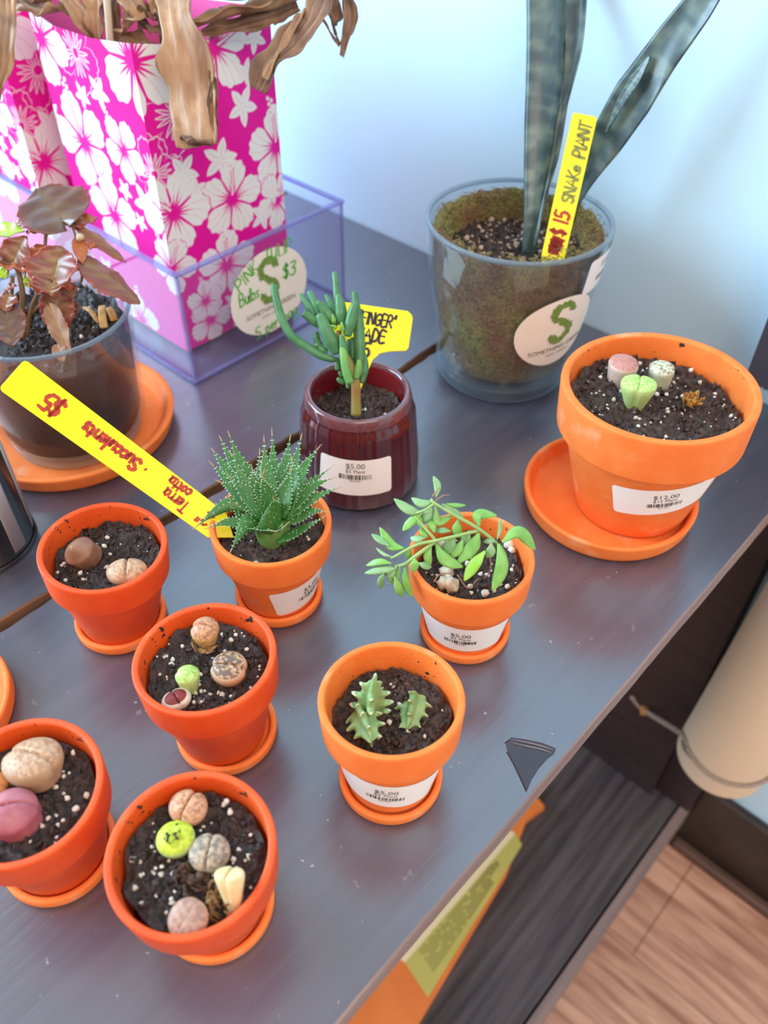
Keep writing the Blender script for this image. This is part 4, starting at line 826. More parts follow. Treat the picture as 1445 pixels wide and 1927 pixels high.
# ---- F: trailing succulent
small_saucer(-.1759, .2693, 'terracotta saucer under the trailing green succulent pot')
F0 = place_pot('potted_trailing_succulent', 'small terracotta pot with a trailing succulent spilling bean-shaped green leaves', 'potted plant', -.1752, .2684, (-.025, 0))
rF, _ = terracotta(F0); soil(F0, .0298, .0525, 16, .0022, SOIL2, nperl=34)
price_label(F0, cone_map(rF, math.atan2(-.2684, .1752) - math.radians(2), .0225), '$5.00', '$5 Plant', .056, .027, .0, 5)
TRL = [pm('trailing_leaf', (.16, .40, .07), (.24, .50, .12), 120, .4, sss=.1), pm('trailing_leaf_grey', (.17, .34, .13), (.27, .44, .20), 120, .45, sss=.1), pm('trailing_leaf_bright', (.25, .55, .03), (.32, .58, .10), 120, .35, sss=.12)]
STEM = pm('trailing_stem', (.33, .48, .16), (.26, .40, .12), 100, .5); ROOTMAT = pm('thin_root', (.36, .18, .09), None, rough=.7)
def c6(x, y): return 650 + x / 3.6125, 860 + y / 3.6125
def fstem(pts_, d, hw=12):
    ds = lin(d, len(pts_)); mesh('stem', *tube([at_d(*c6(*q), e) for q, e in zip(pts_, ds)], [px_len(hw / 3.61, .455)] * 3 + [px_len(hw * .7 / 3.61, .455)], 26, 8), STEM, F0)
fstem([(1090, 760), (1050, 640), (1020, 580), (900, 485), (750, 400), (600, 310), (585, 285)], [.472, .46, .452, .448, .446, .447, .448])
fstem([(905, 500), (740, 540), (610, 570), (480, 600), (310, 690)], [.449, .447, .447, .449, .453]); fstem([(612, 572), (470, 680), (400, 730), (330, 745)], [.448, .450, .455, .459], 14)
fstem([(615, 568), (560, 505), (470, 400)], [.448, .447, .449], 10); fstem([(600, 320), (540, 360), (470, 385)], [.447, .447, .449], 9)
def fleaf(p, d0, d1, hw, mi, seed):
    ds = lin([d0, d1], len(p)); P = [at_d(*c6(*q), e) for q, e in zip(p, ds)]; h = px_len(hw / 3.61 * .57, .455)
    v, f = sweep(P, h * np.array([.22, .45, .8, 1, 1, .9, .6, .12]), h * np.array([.18, .35, .55, .62, .6, .5, .3, .06]), unit(TO + .35 * CAM_U + .2 * CAM_R * ((seed % 3) - 1)), 18, 9, .22); mesh('leaf', v, f, TRL[mi], F0)
for i, (p, hw, mi) in enumerate((([(1065, 580), (1180, 515), (1290, 630)], 78, 0), ([(1040, 590), (1060, 750), (1000, 912)], 80, 0), ([(1055, 600), (1080, 680), (1100, 745)], 32, 0), ([(950, 640), (880, 730), (808, 842)], 74, 2), ([(990, 585), (985, 640), (960, 685)], 62, 1),
    ([(908, 515), (860, 610), (762, 722)], 84, 0), ([(612, 585), (680, 700), (797, 748)], 74, 0), ([(745, 535), (710, 600), (688, 665)], 76, 1), ([(800, 560), (760, 630), (715, 682)], 60, 0), ([(585, 595), (560, 670), (575, 742)], 52, 0), ([(905, 475), (905, 395), (1028, 398)], 66, 0), ([(765, 425), (755, 490), (775, 550)], 62, 0),
    ([(845, 500), (820, 550), (800, 605)], 62, 1), ([(610, 330), (630, 440), (725, 400)], 54, 0), ([(655, 320), (720, 360), (805, 415)], 44, 1), ([(685, 318), (750, 330), (818, 328)], 28, 0), ([(615, 275), (625, 200), (598, 130)], 44, 1), ([(600, 300), (520, 320), (448, 278)], 54, 1), ([(530, 385), (430, 360), (330, 284)], 60, 1),
    ([(525, 375), (450, 440), (388, 502)], 54, 0), ([(525, 490), (490, 420), (447, 348)], 50, 0), ([(590, 345), (555, 400), (510, 445)], 62, 1), ([(605, 515), (585, 460), (560, 420)], 58, 0), ([(715, 505), (660, 500), (605, 500)], 44, 1), ([(550, 545), (490, 560), (440, 548)], 46, 1), ([(400, 622), (310, 600), (233, 478)], 64, 0),
    ([(300, 605), (240, 570), (178, 524)], 46, 1), ([(312, 722), (230, 715), (140, 738)], 46, 0), ([(345, 760), (250, 770), (130, 790)], 52, 1), ([(335, 760), (290, 770), (255, 795)], 60, 1), ([(405, 745), (410, 850), (452, 955)], 50, 0), ([(335, 815), (360, 890), (390, 948)], 52, 0), ([(260, 795), (240, 840), (237, 895)], 44, 1),
    ([(440, 615), (430, 660), (438, 712)], 46, 0), ([(470, 690), (470, 730), (458, 782)], 54, 0), ([(495, 722), (540, 740), (585, 748)], 48, 1), ([(320, 680), (260, 660), (205, 615)], 22, 1), ([(350, 740), (310, 810), (330, 850)], 50, 1), ([(1030, 565), (1050, 490), (1050, 415)], 26, 1), ([(1020, 575), (990, 570), (940, 580)], 40, 1), ([(370, 735), (350, 810), (300, 870)], 40, 1), ([(560, 545), (530, 515), (560, 490)], 50, 0))):
    L_ = p[0][0] < 450; fleaf(p, .449 if not L_ else .456, .452 if not L_ else .462, hw, mi, i)
mb = MB()
for q in ([(590, 270), (620, 230), (635, 205)], [(610, 300), (660, 265), (710, 258)], [(985, 680), (985, 770), (940, 830)], [(760, 800), (830, 890), (900, 830)], [(600, 850), (640, 800), (720, 790)]):
    z_ = q[0][1] > 500; mb.add(tube([at_d(*c6(*a), .462 if z_ else .449) for a in q], [.0005, .0004, .0002], 12, 5))
mb.build('root', ROOTMAT, F0)
rng = np.random.RandomState(31); mb = MB()
for (x, y, s) in ((690, 780, .0042), (720, 870, .0048), (660, 860, .0036), (700, 830, .003)): mb.add(blob(lpos(F0, *c6(x, y), .0555), s, rng, 2, .25))
mb.build('pale_root_stub', pm('pale_root_skin', (.80, .72, .58), (.50, .36, .22), 160, .7, .4, 400), F0, world=False)
for (x, y, s) in ((1113, 585, .0038), (1130, 632, .0022), (650, 592, .003), (950, 925, .0022), (1100, 880, .0015), (680, 490, .0022), (830, 725, .0018)): mesh('perlite_grain', *blob(lpos(F0, *c6(x, y), .0555), s, rng, 2, .2), PERL, F0, world=False)

# ---- G: cut off by the left edge
small_saucer(-.2357, .0216, 'terracotta saucer under the stone plant pot cut off by the left photo edge')
G0 = place_pot('potted_lithops', 'small terracotta pot at the left edge with a big tan and a magenta stone plant', 'potted plant', -.2358, .0218, (.006, -.012))
terracotta(G0, darker=True); soil(G0, .0300, .055, 17, .0022, nperl=40); zs = .055
lithops(G0, lpos(G0, 58, 1424, zs + .013), px_len(46, .415), 1.12, .014, fis(G0, (88, 1448), (8, 1418)), lm('orange_tan_top', (.38, .20, .11), (.56, .34, .20), 480, .38, .58), pm('orange_tan_side', (.48, .30, .17), (.40, .25, .14), 200, .55, sss=.1), tilt=(-.3, .12), dome=.4, groove=.14, notch=.10, label='big tan brain-patterned stone plant')
lithops(G0, lpos(G0, 20, 1524, zs + .011), px_len(40, .405), 1.05, .013, fis(G0, (40, 1518), (-20, 1532)), MAG_T, MAG_T, dome=.75, groove=.12, notch=.05, narrow=1.0, label='magenta wrinkled stone plant')
lithops(G0, lpos(G0, -16, 1478, zs + .009), px_len(26, .41), 1.0, .010, fis(G0, (5, 1478), (-30, 1478)), ORG_T, ORG_T, dome=.5, groove=.08, label='orange-brown stone plant at the very edge')
small_saucer(-.360, .010, 'empty terracotta saucer at the left photo edge behind the magenta stone plant pot', .05, h=.013, group=None)

# ---- H: largest pot
big = mesh('saucer', *lathe(roundp([(0, 0), (.0555, 0), (.0590, .004), (.0612, .0165), (.0572, .0165), (.0535, .0050), (0, .0046)], 4, .003), 96), TERRA)
big.location = (-.1722, .428, 0); ROOTM[big.name] = Matrix.Translation((-.1722, .428, 0)); tag(big, 'large terracotta saucer under the biggest terracotta pot at the right', 'saucer')
H0 = thing('potted_lithops', 'largest terracotta pot with pink, sage and lime stone plants, priced $12.00', 'potted plant', (-.1590, .4365, .0068), axis=(-.034, .001, 1))
rH, _ = terracotta(H0, R=.0618, H=.1, rb=.0385, ch=.033, th=.0055, n=128)
soil(H0, .0535, .084, 18, .0034, SOIL2, nperl=80, crumbs=320, psize=(.0006, .0017), slope=(-.004, -.002))
zs = .0845; aH = math.atan2(-.438, .1562)
price_label(H0, cone_map(rH, aH + math.radians(27), .0435), '$12.00', '$12 Plant', .066, .027, .12, 6, 1.12)
lithops(H0, lpos(H0, 1174, 682, zs + .016), px_len(30, .54), .90, .018, (lpos(H0, 1200, 690, zs) - lpos(H0, 1146, 690, zs))[:2], PNK_T, pm('pale_pink_side', (.62, .46, .38), (.56, .40, .33), 200, .5, sss=.1), dome=.3, groove=.06, narrow=.9, label='pink topped stone plant')
lithops(H0, lpos(H0, 1246, 692, zs + .013), px_len(25, .54), .95, .016, (lpos(H0, 1270, 695, zs) - lpos(H0, 1222, 690, zs))[:2], SAGE_T, SAGE_S, dome=.4, groove=.08, narrow=.85, label='pale sage patterned stone plant')
lithops(H0, lpos(H0, 1203, 720, zs + .019), px_len(32, .525), .85, .021, (lpos(H0, 1206, 708, zs) - lpos(H0, 1202, 730, zs))[:2], GRN_T, GRN_S, dome=.12, groove=.10, narrow=.45, label='lime green cone-shaped stone plant')
husk(H0, lpos(H0, 1301, 759, zs + .001), .0075, 9, mat=pm('golden_dry_husk', (.58, .30, .05), (.40, .18, .04), 220, .6, .4, 400))

# =================================================================== RED JAR
J0 = thing('potted_finger_jade', 'finger-shaped green jade plant in a dark maroon glass jar', 'potted plant', (-.3248, .3289, 0))
MAROON = pm('maroon_glass', (.060, .006, .012), (.080, .009, .016), 30, .18, coat=.7, spec=.6, croug=.06); MAROONI = pm('maroon_glass_inside', (.20, .012, .016), None, rough=.15, coat=.5)
RIMG = pm('maroon_glass_rim', (.16, .055, .065), None, rough=.08, coat=1.)
pr = roundp([(0, 0), (.0395, 0), (.0436, .004), (.0437, .018), (.0400, .062), (.0375, .069), (.0372, .0735), (.0360, .0775), (.0325, .0775), (.0308, .072), (.031, .02), (0, .016)], 4, .003); k = len(pr)
v, f = lathe(pr, 120, (.006, 24, 4, 26)); fm = []
for i in range(k - 1): zz = (pr[i][1] + pr[i + 1][1]) / 2; inn = i > max(j for j, q in enumerate(pr) if q[1] > .0774); fm += [2 if zz > .0705 and not (inn and zz < .0745) else (1 if inn else 0)] * 120
fm += [0] * (len(f) - len(fm)); mesh('jar', v, f, [MAROON, MAROONI, RIMG], J0, world=False, fm=fm)
soil(J0, .0305, .060, 19, .0026, SOIL2, nperl=8, crumbs=120)
rJ = lambda z: .0438 - (z - .018) * (.0038 / .044)
price_label(J0, cone_map(rJ, math.atan2(-.3289, .3248) - math.radians(4), .034), '$5.00', '$5 Plant', .052, .030, -.03, 7, 1.15, .004)
JADE = pm('jade_leaf', (.045, .165, .058), (.09, .25, .10), 90, .42, .1, 300, sss=.12); JADEB = pm('jade_leaf_bright', (.20, .42, .06), (.12, .32, .08), 70, .4, sss=.15); JST = pm('jade_stem', (.24, .24, .05), (.30, .13, .04), 90, .5, .2, 300); JTIP = pm('jade_tip', (.30, .16, .09), None, rough=.6)
def c4(x, y): return 500 + x / 4.817, 490 + y / 4.817
mesh('stem', *tube([at_d(*c4(820, 1400), .552), at_d(*c4(818, 1250), .547), at_d(*c4(812, 1110), .542), at_d(*c4(770, 960), .54), at_d(*c4(690, 800), .54), at_d(*c4(660, 640), .54)], [px_len(10, .55), px_len(9, .55), px_len(9, .55), px_len(8, .55), px_len(7, .55), px_len(5, .55)], 30, 12), JST, J0)
def finger(pts_, hws, d0, d1, mat=JADE, tip=True):
    ds = lin([d0, d1], len(pts_)); P = [at_d(*c4(*q), e) for q, e in zip(pts_, ds)]; h = [px_len(a / 4.817, .545) for a in hws]; mb = MB(); n = 26
    W = lin(h, n); W[0] *= .5; W[-1] *= .75; v, f = tube(P, W, n, 14); mb.add((v, f))
    if tip: Pc = cr(P, n); tg = unit(Pc[-1] - Pc[-3]); mb.add(lathe_at(Pc[-1] + tg * .0001, tg, W[-1] * .55), 1)
    mb.build('jade_finger', [mat, JTIP], J0)
def lathe_at(c, ax_, r):
    v, f = lathe([(0, -.0004), (r, 0), (r * .7, r * .25), (0, r * .2)], 14); R = np.array(Vector((0, 0, 1)).rotation_difference(Vector(ax_)).to_matrix()); return v @ R.T + c, f
for a in (([(640, 905), (500, 862), (385, 790), (235, 685), (145, 525), (95, 350), (72, 225)], [30, 36, 40, 40, 38, 38, 34, 36], .541, .538, JADE, False), ([(640, 600), (570, 500), (468, 370)], [22, 46, 44, 24], .54, .535), ([(490, 500), (440, 380), (392, 282)], [26, 34, 32, 28], .545, .547), ([(450, 500), (380, 400), (312, 300)], [30, 38, 30, 14], .546, .548), ([(500, 590), (420, 530), (335, 475)], [34, 48, 42, 30], .543, .540),
    ([(650, 850), (570, 680), (482, 485)], [40, 66, 60, 34], .537, .531), ([(650, 520), (590, 400), (545, 312)], [26, 34, 30, 20], .544, .545), ([(690, 590), (680, 440), (658, 305)], [34, 54, 48, 26], .538, .534), ([(650, 400), (640, 250), (622, 108)], [30, 34, 28, 26], .549, .551), ([(735, 690), (775, 540), (812, 390)], [36, 52, 54, 36], .535, .530), ([(830, 660), (825, 450), (800, 282)], [30, 42, 34, 26], .545, .545),
    ([(850, 1060), (850, 800), (840, 560), (828, 430)], [36, 52, 50, 34], .541, .537), ([(765, 1120), (720, 960), (690, 675)], [36, 40, 38, 26], .536, .531, JADEB), ([(700, 920), (705, 800), (688, 680)], [28, 42, 36, 20], .535, .53), ([(870, 1115), (895, 960), (882, 830)], [24, 42, 34, 20], .544, .543), ([(815, 1075), (840, 970), (845, 900)], [26, 36, 30, 16], .538, .534, JADEB), ([(800, 960), (775, 840), (752, 715)], [28, 36, 32, 20], .545, .545),
    ([(520, 820), (470, 740), (455, 650)], [28, 40, 34, 26], .545, .545), ([(560, 830), (500, 800), (450, 760)], [24, 34, 28, 18], .542, .540), ([(720, 1110), (680, 1090), (648, 1070)], [20, 30, 26, 18], .545, .543), ([(745, 1160), (742, 1130), (738, 1105)], [14, 20, 18, 12], .544, .543), ([(700, 1050), (680, 1030), (665, 1010)], [16, 24, 20, 14], .545, .543), ([(650, 1000), (655, 930), (640, 880)], [22, 34, 30, 18], .548, .548), ([(610, 570), (615, 530), (605, 490)], [20, 26, 18, 8], .534, .531, JADEB, False), ([(640, 620), (620, 600), (575, 590)], [14, 18, 14, 6], .533, .531, JADEB, False), ([(700, 640), (690, 600), (690, 560)], [20, 24, 18, 8], .533, .530, JADEB, False), ([(470, 790), (462, 770), (450, 770)], [18, 22, 20, 10], .54, .538), ([(560, 520), (530, 440), (500, 380)], [30, 44, 40, 26], .541, .538), ([(790, 900), (790, 800), (785, 700)], [26, 34, 32, 20], .543, .542)): finger(*a)

# =================================================================== MARKERS
def ext2d(outline, fn, th):
    k = len(outline); v = [fn(a, b, th / 2) for a, b in outline] + [fn(a, b, -th / 2) for a, b in outline]
    return v, [tuple(range(k)), tuple(range(k, 2 * k))[::-1]] + [(i, i + k, (i + 1) % k + k, (i + 1) % k) for i in range(k)]
def stake_frame(base, tip, face):
    base, tip = np.array(base), np.array(tip); L_ = np.linalg.norm(tip - base); ex = (tip - base) / L_; n = unit(face - (face @ ex) * ex); ey = np.cross(n, ex)
    return L_, (lambda a, b, l=0.: base + ex * a + ey * b + n * l)
def round_end(L_, w0, w1, r=.002):
    """outline of a stake: pointed foot at 0, width w0 near the foot, w1 at the far end"""
    return [(0, 0), (.012, -w0 / 2), (L_ - r, -w1 / 2), (L_ - r * .3, -w1 / 2 + r * .3), (L_, -w1 / 2 + r), (L_, w1 / 2 - r), (L_ - r * .3, w1 / 2 - r * .3), (L_ - r, w1 / 2), (.012, w0 / 2)]
# aloe pot's stake
TH_ = .0013
ft = np.array(ROOTM['potted_aloe'] @ Vector(lpos(B_, 440, 1012, .058))); d1 = .485; tipP = at_d(22, 704, d1)
Ls, fn = stake_frame(ft, tipP, unit(TO + .25 * CAM_U))
sk = thing('plant_marker', 'long yellow plastic marker stuck in the aloe pot with red upside-down writing', 'plant marker', tuple(ft))
wE, wB = px_len(74, d1), px_len(58, .487)
bevel(mesh('stake', *ext2d(round_end(Ls, wB, wE, .0025), fn, TH_), YELLOW, sk, smooth=False), .0004)
mb = MB(); li = TH_ / 2 + .0002; pf = lambda a, b: fn(a, b, li); U_ = wE
def wr(mbx, txt, a, b, size, wd_, seed, xs=1., rot=0., sl=.1, gap=.14, pf=pf):
    v, f, _ = strokes2d(txt, size, wd_, gap, sl, .03, seed, xs); mbx.add(put2d((rot2(v, rot, a, b), f), pf))
wr(mb, '2"', Ls * .105, -U_ * .13, U_ * .34, .0016, 1)
wr(mb, 'Terra', Ls * .20, U_ * -.02, U_ * .30, .0016, 2, .85); wr(mb, 'cotta', Ls * .225, U_ * -.34, U_ * .27, .0016, 3, .9)
wr(mb, '.', Ls * .405, -U_ * .08, U_ * .3, .0018, 9); wr(mb, 'Succulents', Ls * .435, -U_ * .17, U_ * .34, .0022, 4, .98); wr(mb, '$5', Ls * .775, -U_ * .22, U_ * .46, .0024, 5, .95)
mb.build('handwriting', RED_PEN, sk, smooth=False)

# =================================================================== GLASS VASE WITH SNAKE PLANT
VX, VY = -.3312, .5114
GLASS = clear_mat('clear_glass', (.97, .985, .99), 1.0, .01, 1.5, .008, (.7, .85, .95))
GLASSE = clear_mat('glass_edge', (.66, .73, .78), 1.4, .03, 1.6, .22, (.50, .58, .66))
def glass_solid(name):
    m, nt, p = new_mat(name); p.inputs['Transmission Weight'].default_value = 1; p.inputs['Roughness'].default_value = .0; p.inputs['IOR'].default_value = 1.45; p.inputs['Base Color'].default_value = (.93, .97, .98, 1); return m
GSOL = clear_mat('thick_glass', (.80, .88, .93), 1.6, .02, 1.5, .10, (.62, .80, .92))
S0 = thing('potted_snake_plant', 'snake plant with two tall banded leaves in a moss-lined glass vase', 'potted plant', (VX, VY, 0))
def rV(z): return .0556 + (.0713 - .0556) * (z - .006) / .130
mesh('glass_base', *lathe(roundp([(0, 0), (.0515, 0), (.0555, .004), (rV(.0148), .0148), (0, .0148)], 4, .003), 96), GSOL, S0, world=False)
mesh('glass_vase', *lathe([(rV(.015), .015), (rV(.133), .133), (rV(.133) - .0034, .133), (rV(.0155) - .0034, .0155)] , 96, loop=True), GLASS, S0, world=False)
rim_v, rim_f = lathe(roundp([(rV(.1331), .1331), (rV(.136), .136), (rV(.136) - .0036, .136), (rV(.1331) - .0035, .1331)], 4, .0014), 96, loop=True); mesh('glass_rim', rim_v, rim_f, GLASSE, S0, world=False)
MOSS, nt, p = new_mat('brown_green_moss'); N, L = nt.nodes.new, nt.links.new
tc = N('ShaderNodeTexCoord'); t1 = N('ShaderNodeTexNoise'); t1.inputs['Scale'].default_value = 28; t1.inputs['Detail'].default_value = 6; L(tc.outputs['Object'], t1.inputs['Vector'])
r1 = N('ShaderNodeValToRGB'); r1.color_ramp.elements[0].position = .38; r1.color_ramp.elements[1].position = .62; r1.color_ramp.elements[0].color = (.15, .075, .042, 1); r1.color_ramp.elements[1].color = (.17, .155, .050, 1); L(t1.outputs['Fac'], r1.inputs[0])
t2 = N('ShaderNodeTexNoise'); t2.inputs['Scale'].default_value = 260; t2.inputs['Detail'].default_value = 6; t2.inputs['Distortion'].default_value = 2; L(tc.outputs['Object'], t2.inputs['Vector'])
r2 = N('ShaderNodeValToRGB'); r2.color_ramp.elements[0].position = .3; r2.color_ramp.elements[1].position = .72; r2.color_ramp.elements[0].color = (.35, .35, .35, 1); r2.color_ramp.elements[1].color = (2.1, 1.9, 1.6, 1); L(t2.outputs['Fac'], r2.inputs[0])
mu = N('ShaderNodeMix'); mu.data_type = 'RGBA'; mu.blend_type = 'MULTIPLY'; mu.inputs[0].default_value = 1; L(r1.outputs[0], mu.inputs[6]); L(r2.outputs[0], mu.inputs[7]); L(mu.outputs[2], p.inputs['Base Color']); p.inputs['Roughness'].default_value = .85
bp = N('ShaderNodeBump'); bp.inputs['Strength'].default_value = .8; bp.inputs['Distance'].default_value = .0015; L(t2.outputs['Fac'], bp.inputs['Height']); L(bp.outputs[0], p.inputs['Normal'])
MFIB = pm('moss_fibre', (.30, .20, .07), (.22, .20, .05), 120, .8); MFIB2 = pm('olive_moss_fibre', (.13, .14, .035), (.18, .12, .05), 120, .8)
mb = MB(); rin = lambda z: rV(z) - .0044
n = 110; prf = [(0, .0165), (rin(.0165) - .006, .0165)] + [(rin(z), z) for z in np.linspace(.021, .126, 22)] + [(rin(.130) - .004, .1305), (rin(.130) - .009, .127), (rin(.12) - .011, .114), (rin(.11) - .011, .098)]
v, f = lathe(prf, n); v = np.array(v); rr = np.hypot(v[:, 0], v[:, 1]); rng = np.random.RandomState(3)
for i in range(len(v)):
    if rr[i] > .02:
        k = 1 + .016 * fbm(v[i, 0] + v[i, 2], v[i, 1], 130, 2.) - .012; v[i, :2] *= k
        if v[i, 2] > .118: v[i, 2] += .003 * fbm(v[i, 0], v[i, 1], 140, 4.) - .002 * 0
mb.add((v, f))
for k in range(620):
    a = rng.rand() * 6.28; r = rin(.124) - .0005 - rng.rand() * .014; z = .1285 + .003 * rng.rand(); l = .003 + .006 * rng.rand(); b = rng.rand() * 6.28
    p0 = np.array([r * math.cos(a), r * math.sin(a), z - .002]); p1 = p0 + [l * .4 * math.cos(b), l * .4 * math.sin(b), .003 * rng.rand()]; p2 = p0 + [l * math.cos(b + 1), l * math.sin(b + 1), .002 * (rng.rand() - .4)]
    for q in (p0, p1, p2):
        h_ = math.hypot(q[0], q[1]); mx_ = rin(.124) + .0008
        if h_ > mx_: q[:2] *= mx_ / h_
    mb.add(tube([p0, p1, p2], [.00025, .00035, .0002], 7, 4), 1 if rng.rand() < .6 else 2)
for k in range(500):       # fibres pressed against the glass
    a = rng.rand() * 6.28; z = .022 + .1 * rng.rand(); l = .004 + .006 * rng.rand(); b = rng.rand() * 6.28; pts_ = []
    for s in (0, .5, 1):
        aa = a + l * s * math.cos(b + s) / .06; zz = min(.126, max(.018, z + l * s * math.sin(b + s))); pts_.append(((rin(zz) + .0002) * math.cos(aa), (rin(zz) + .0002) * math.sin(aa), zz))
    mb.add(tube(pts_, [.0002, .0003, .0002], 6, 4), 2 if rng.rand() < .75 else 1)
mb.build('moss_lining', [MOSS, MFIB, MFIB2], S0, world=False)
BEIGE = pm('beige_perlite', (.62, .46, .36), (.42, .28, .20), 260, .8, .4, 700)
soil(S0, .0545, .108, 21, .004, SOIL2, nperl=150, crumbs=200, psize=(.0008, .0026), pmat=BEIGE)
# stickers on the vase
angV = math.atan2(-VY, -VX) if VX > 0 else math.atan2(-VY, -VX)
RVo = lambda z: rV(z) + .0003
vm = cone_map(RVo, angV + math.radians(39), .0715, .985)
vs_ = mesh('round_sticker', *put2d((rot2(ellipse_patch(.036, .032)[0], .0), ellipse_patch(.036, .032)[1]), lambda a, b: vm(a, b, .0002)), CREAM, S0, world=False, label='cream round shop sticker')
shop_logo(vs_, lambda a, b, l=0.: vm(a * math.cos(.10) - (b + .002) * math.sin(.10) + .002, a * math.sin(.10) + (b + .002) * math.cos(.10), .0005 + l), .025, False, 9)
vm2 = cone_map(RVo, angV + math.radians(72), .113, .985)
v2 = mesh('price_label', *put2d(rounded_patch(.05, .030, .003), lambda a, b: vm2(a, b, .0002)), PAPER, S0, world=False, label='white price sticker at the right side of the vase')
v, f = type2d('$15.00', .006); mesh('price_text', *put2d((rot2(v, 0, .0, .005), f), lambda a, b: vm2(a, b, .0005)), GREY_INK, v2, world=False, smooth=False)
v, f = bars2d(.02, .004, 8); mesh('barcode', *put2d((rot2(v, 0, .0, -.007), f), lambda a, b: vm2(a, b, .0005)), INK, v2, world=False, smooth=False)
# leaves
SNK = attr_mat('banded_snake_leaf', 'band', (.030, .060, .066), (.115, .165, .140), .38, .25, (.06, .10, .10))
def sleaf(pts_, hw, d, face, curl, seed, name='snake_leaf', th=.0012, m=14, n=60, wob=0.):
    ds = lin(d, len(pts_)); P = [(at_y(*q, -e) if e < 0 else at_d(*q, e)) for q, e in zip(pts_, ds)]; dm = .6 if ds[0] < 0 else np.mean(ds); W = [px_len(h, dm) for h in hw]
    v, f = sweep(P, W, th, face, n, m, curl, wob, seed); k = len(v) // n; at = []
    for i in range(n):
        for j in range(k): x = (j if j < m else 2 * m - 2 - j) / (m - 1); at.append(np.clip(.5 + 1.5 * fbm(i * .055, x * .22, 5.5, seed) + .25 * fbm(i * .2, x * 2, 6, seed + 3), 0, 1))
    mesh(name, v, f, SNK, S0, attr=('band', at))
sleaf([(992, 478), (1003, 400), (1012, 320), (1021, 240), (1028, 160), (1034, 60), (1036, -70)], [11, 17, 26, 34, 38, 42, 46], [.625, .612, .606, .603, .60, .598, .596], unit(TO + .35 * CAM_R), -.28, 1)
sleaf([(1002, 470), (1020, 380), (1042, 300), (1062, 200), (1080, 100), (1086, 0), (1088, -70)], [6, 11, 10, 8, 17, 22, 22], [.629, .617, .612, .609, .606, .605, .604], unit(TO - .5 * CAM_R), .5, 2, 'snake_leaf_fold', wob=.0008)
sleaf([(1052, 430), (1098, 340), (1146, 262), (1196, 182), (1246, 106), (1312, 18), (1356, -50)], [12, 22, 34, 42, 34, 30, 22], [-.560, -.562, -.566, -.57, -.574, -.58, -.584], unit(TO - .1 * CAM_R + .2 * CAM_U), .22, 3, wob=.0012)
sleaf([(1140, 250), (1168, 196), (1196, 152), (1224, 106)], [2, 9, 12, 3], [-.560, -.563, -.566, -.570], unit(TO - .8 * CAM_R), .4, 4, 'snake_leaf_fold')
# yellow stake in the vase
ft2 = at_d(1040, 486, .612); tp2 = at_d(1101, 216, .590); L2, fn2 = stake_frame(ft2, tp2, TO)
sk2 = thing('plant_marker', 'yellow plastic marker in the glass vase reading SNAKE PLANT and $15', 'plant marker', tuple(ft2))
w2a, w2b = px_len(44, .61), px_len(47, .592)
bevel(mesh('stake', *ext2d([(-.03, 0)] + [(q[0] if q[0] > .013 else 0.0, q[1]) for q in round_end(L2, w2a, w2b, .0016)[1:]], fn2, .0013), YELLOW, sk2, smooth=False), .0004)
pf2 = lambda a, b: fn2(a, b, .00085); mb = MB()
wr(mb, '~', L2 * .03, -w2b * .32, w2b * .62, .0032, 2, .95, pf=pf2); wr(mb, '~', L2 * .075, -w2b * .32, w2b * .58, .0034, 4, .95, pf=pf2); wr(mb, '$', L2 * .165, -w2b * .25, w2b * .55, .0022, 3, .7, pf=pf2); wr(mb, '15', L2 * .245, -w2b * .28, w2b * .58, .0021, 5, .9, pf=pf2)
mb.build('price_writing', RED_PEN, sk2, smooth=False)
mb = MB(); wr(mb, 'SNAKe', L2 * .40, -w2b * .30, w2b * .48, .0018, 6, .88, pf=pf2); wr(mb, 'PlANT', L2 * .715, -w2b * .34, w2b * .48, .0020, 7, .86, pf=pf2); mb.build('name_writing', OLIVE_PEN, sk2, smooth=False)

# jade tag
dJ = .566
tagc = at_d(698, 625, dJ); exJ = unit(at_d(770, 591, dJ) - at_d(628, 573, dJ)); nJ = unit(TO - (TO @ exJ) * exJ); eyJ = np.cross(nJ, exJ)
fj = lambda a, b, l=0.: tagc + exJ * a + eyJ * b + nJ * l
jt = thing('plant_marker', 'yellow T-shaped tag behind the finger jade with black writing', 'plant marker', tuple(fj(-.006, -.045)))
k_ = dJ / F_PX; O_ = [(-72, 46), (-66, 50), (64, 48), (72, 42), (75, 34), (74, -20), (70, -27), (40, -32), (22, -38), (10, -52), (0, -86), (-6, -112), (-13, -118), (-20, -112), (-24, -86), (-30, -52), (-40, -38), (-58, -32), (-70, -27), (-74, -20), (-75, 36)]
bevel(mesh('tag_plate', *ext2d([(a * k_, b * k_) for a, b in O_][::-1], fj, .0012), YELLOW, jt, smooth=False), .0004)
pj = lambda a, b: fj(a, b, .0008); mb = MB()
wr(mb, '"FINGER"', -27 * k_, 15 * k_, 22 * k_, .0015, 1, .72, -.04, pf=pj); wr(mb, 'JADE', -25 * k_, -16 * k_, 22 * k_, .0016, 2, .86, -.03, pf=pj); wr(mb, '$5', -26 * k_, -48 * k_, 26 * k_, .0017, 3, .9, pf=pj)
mb.build('handwriting', INK, jt, smooth=False)

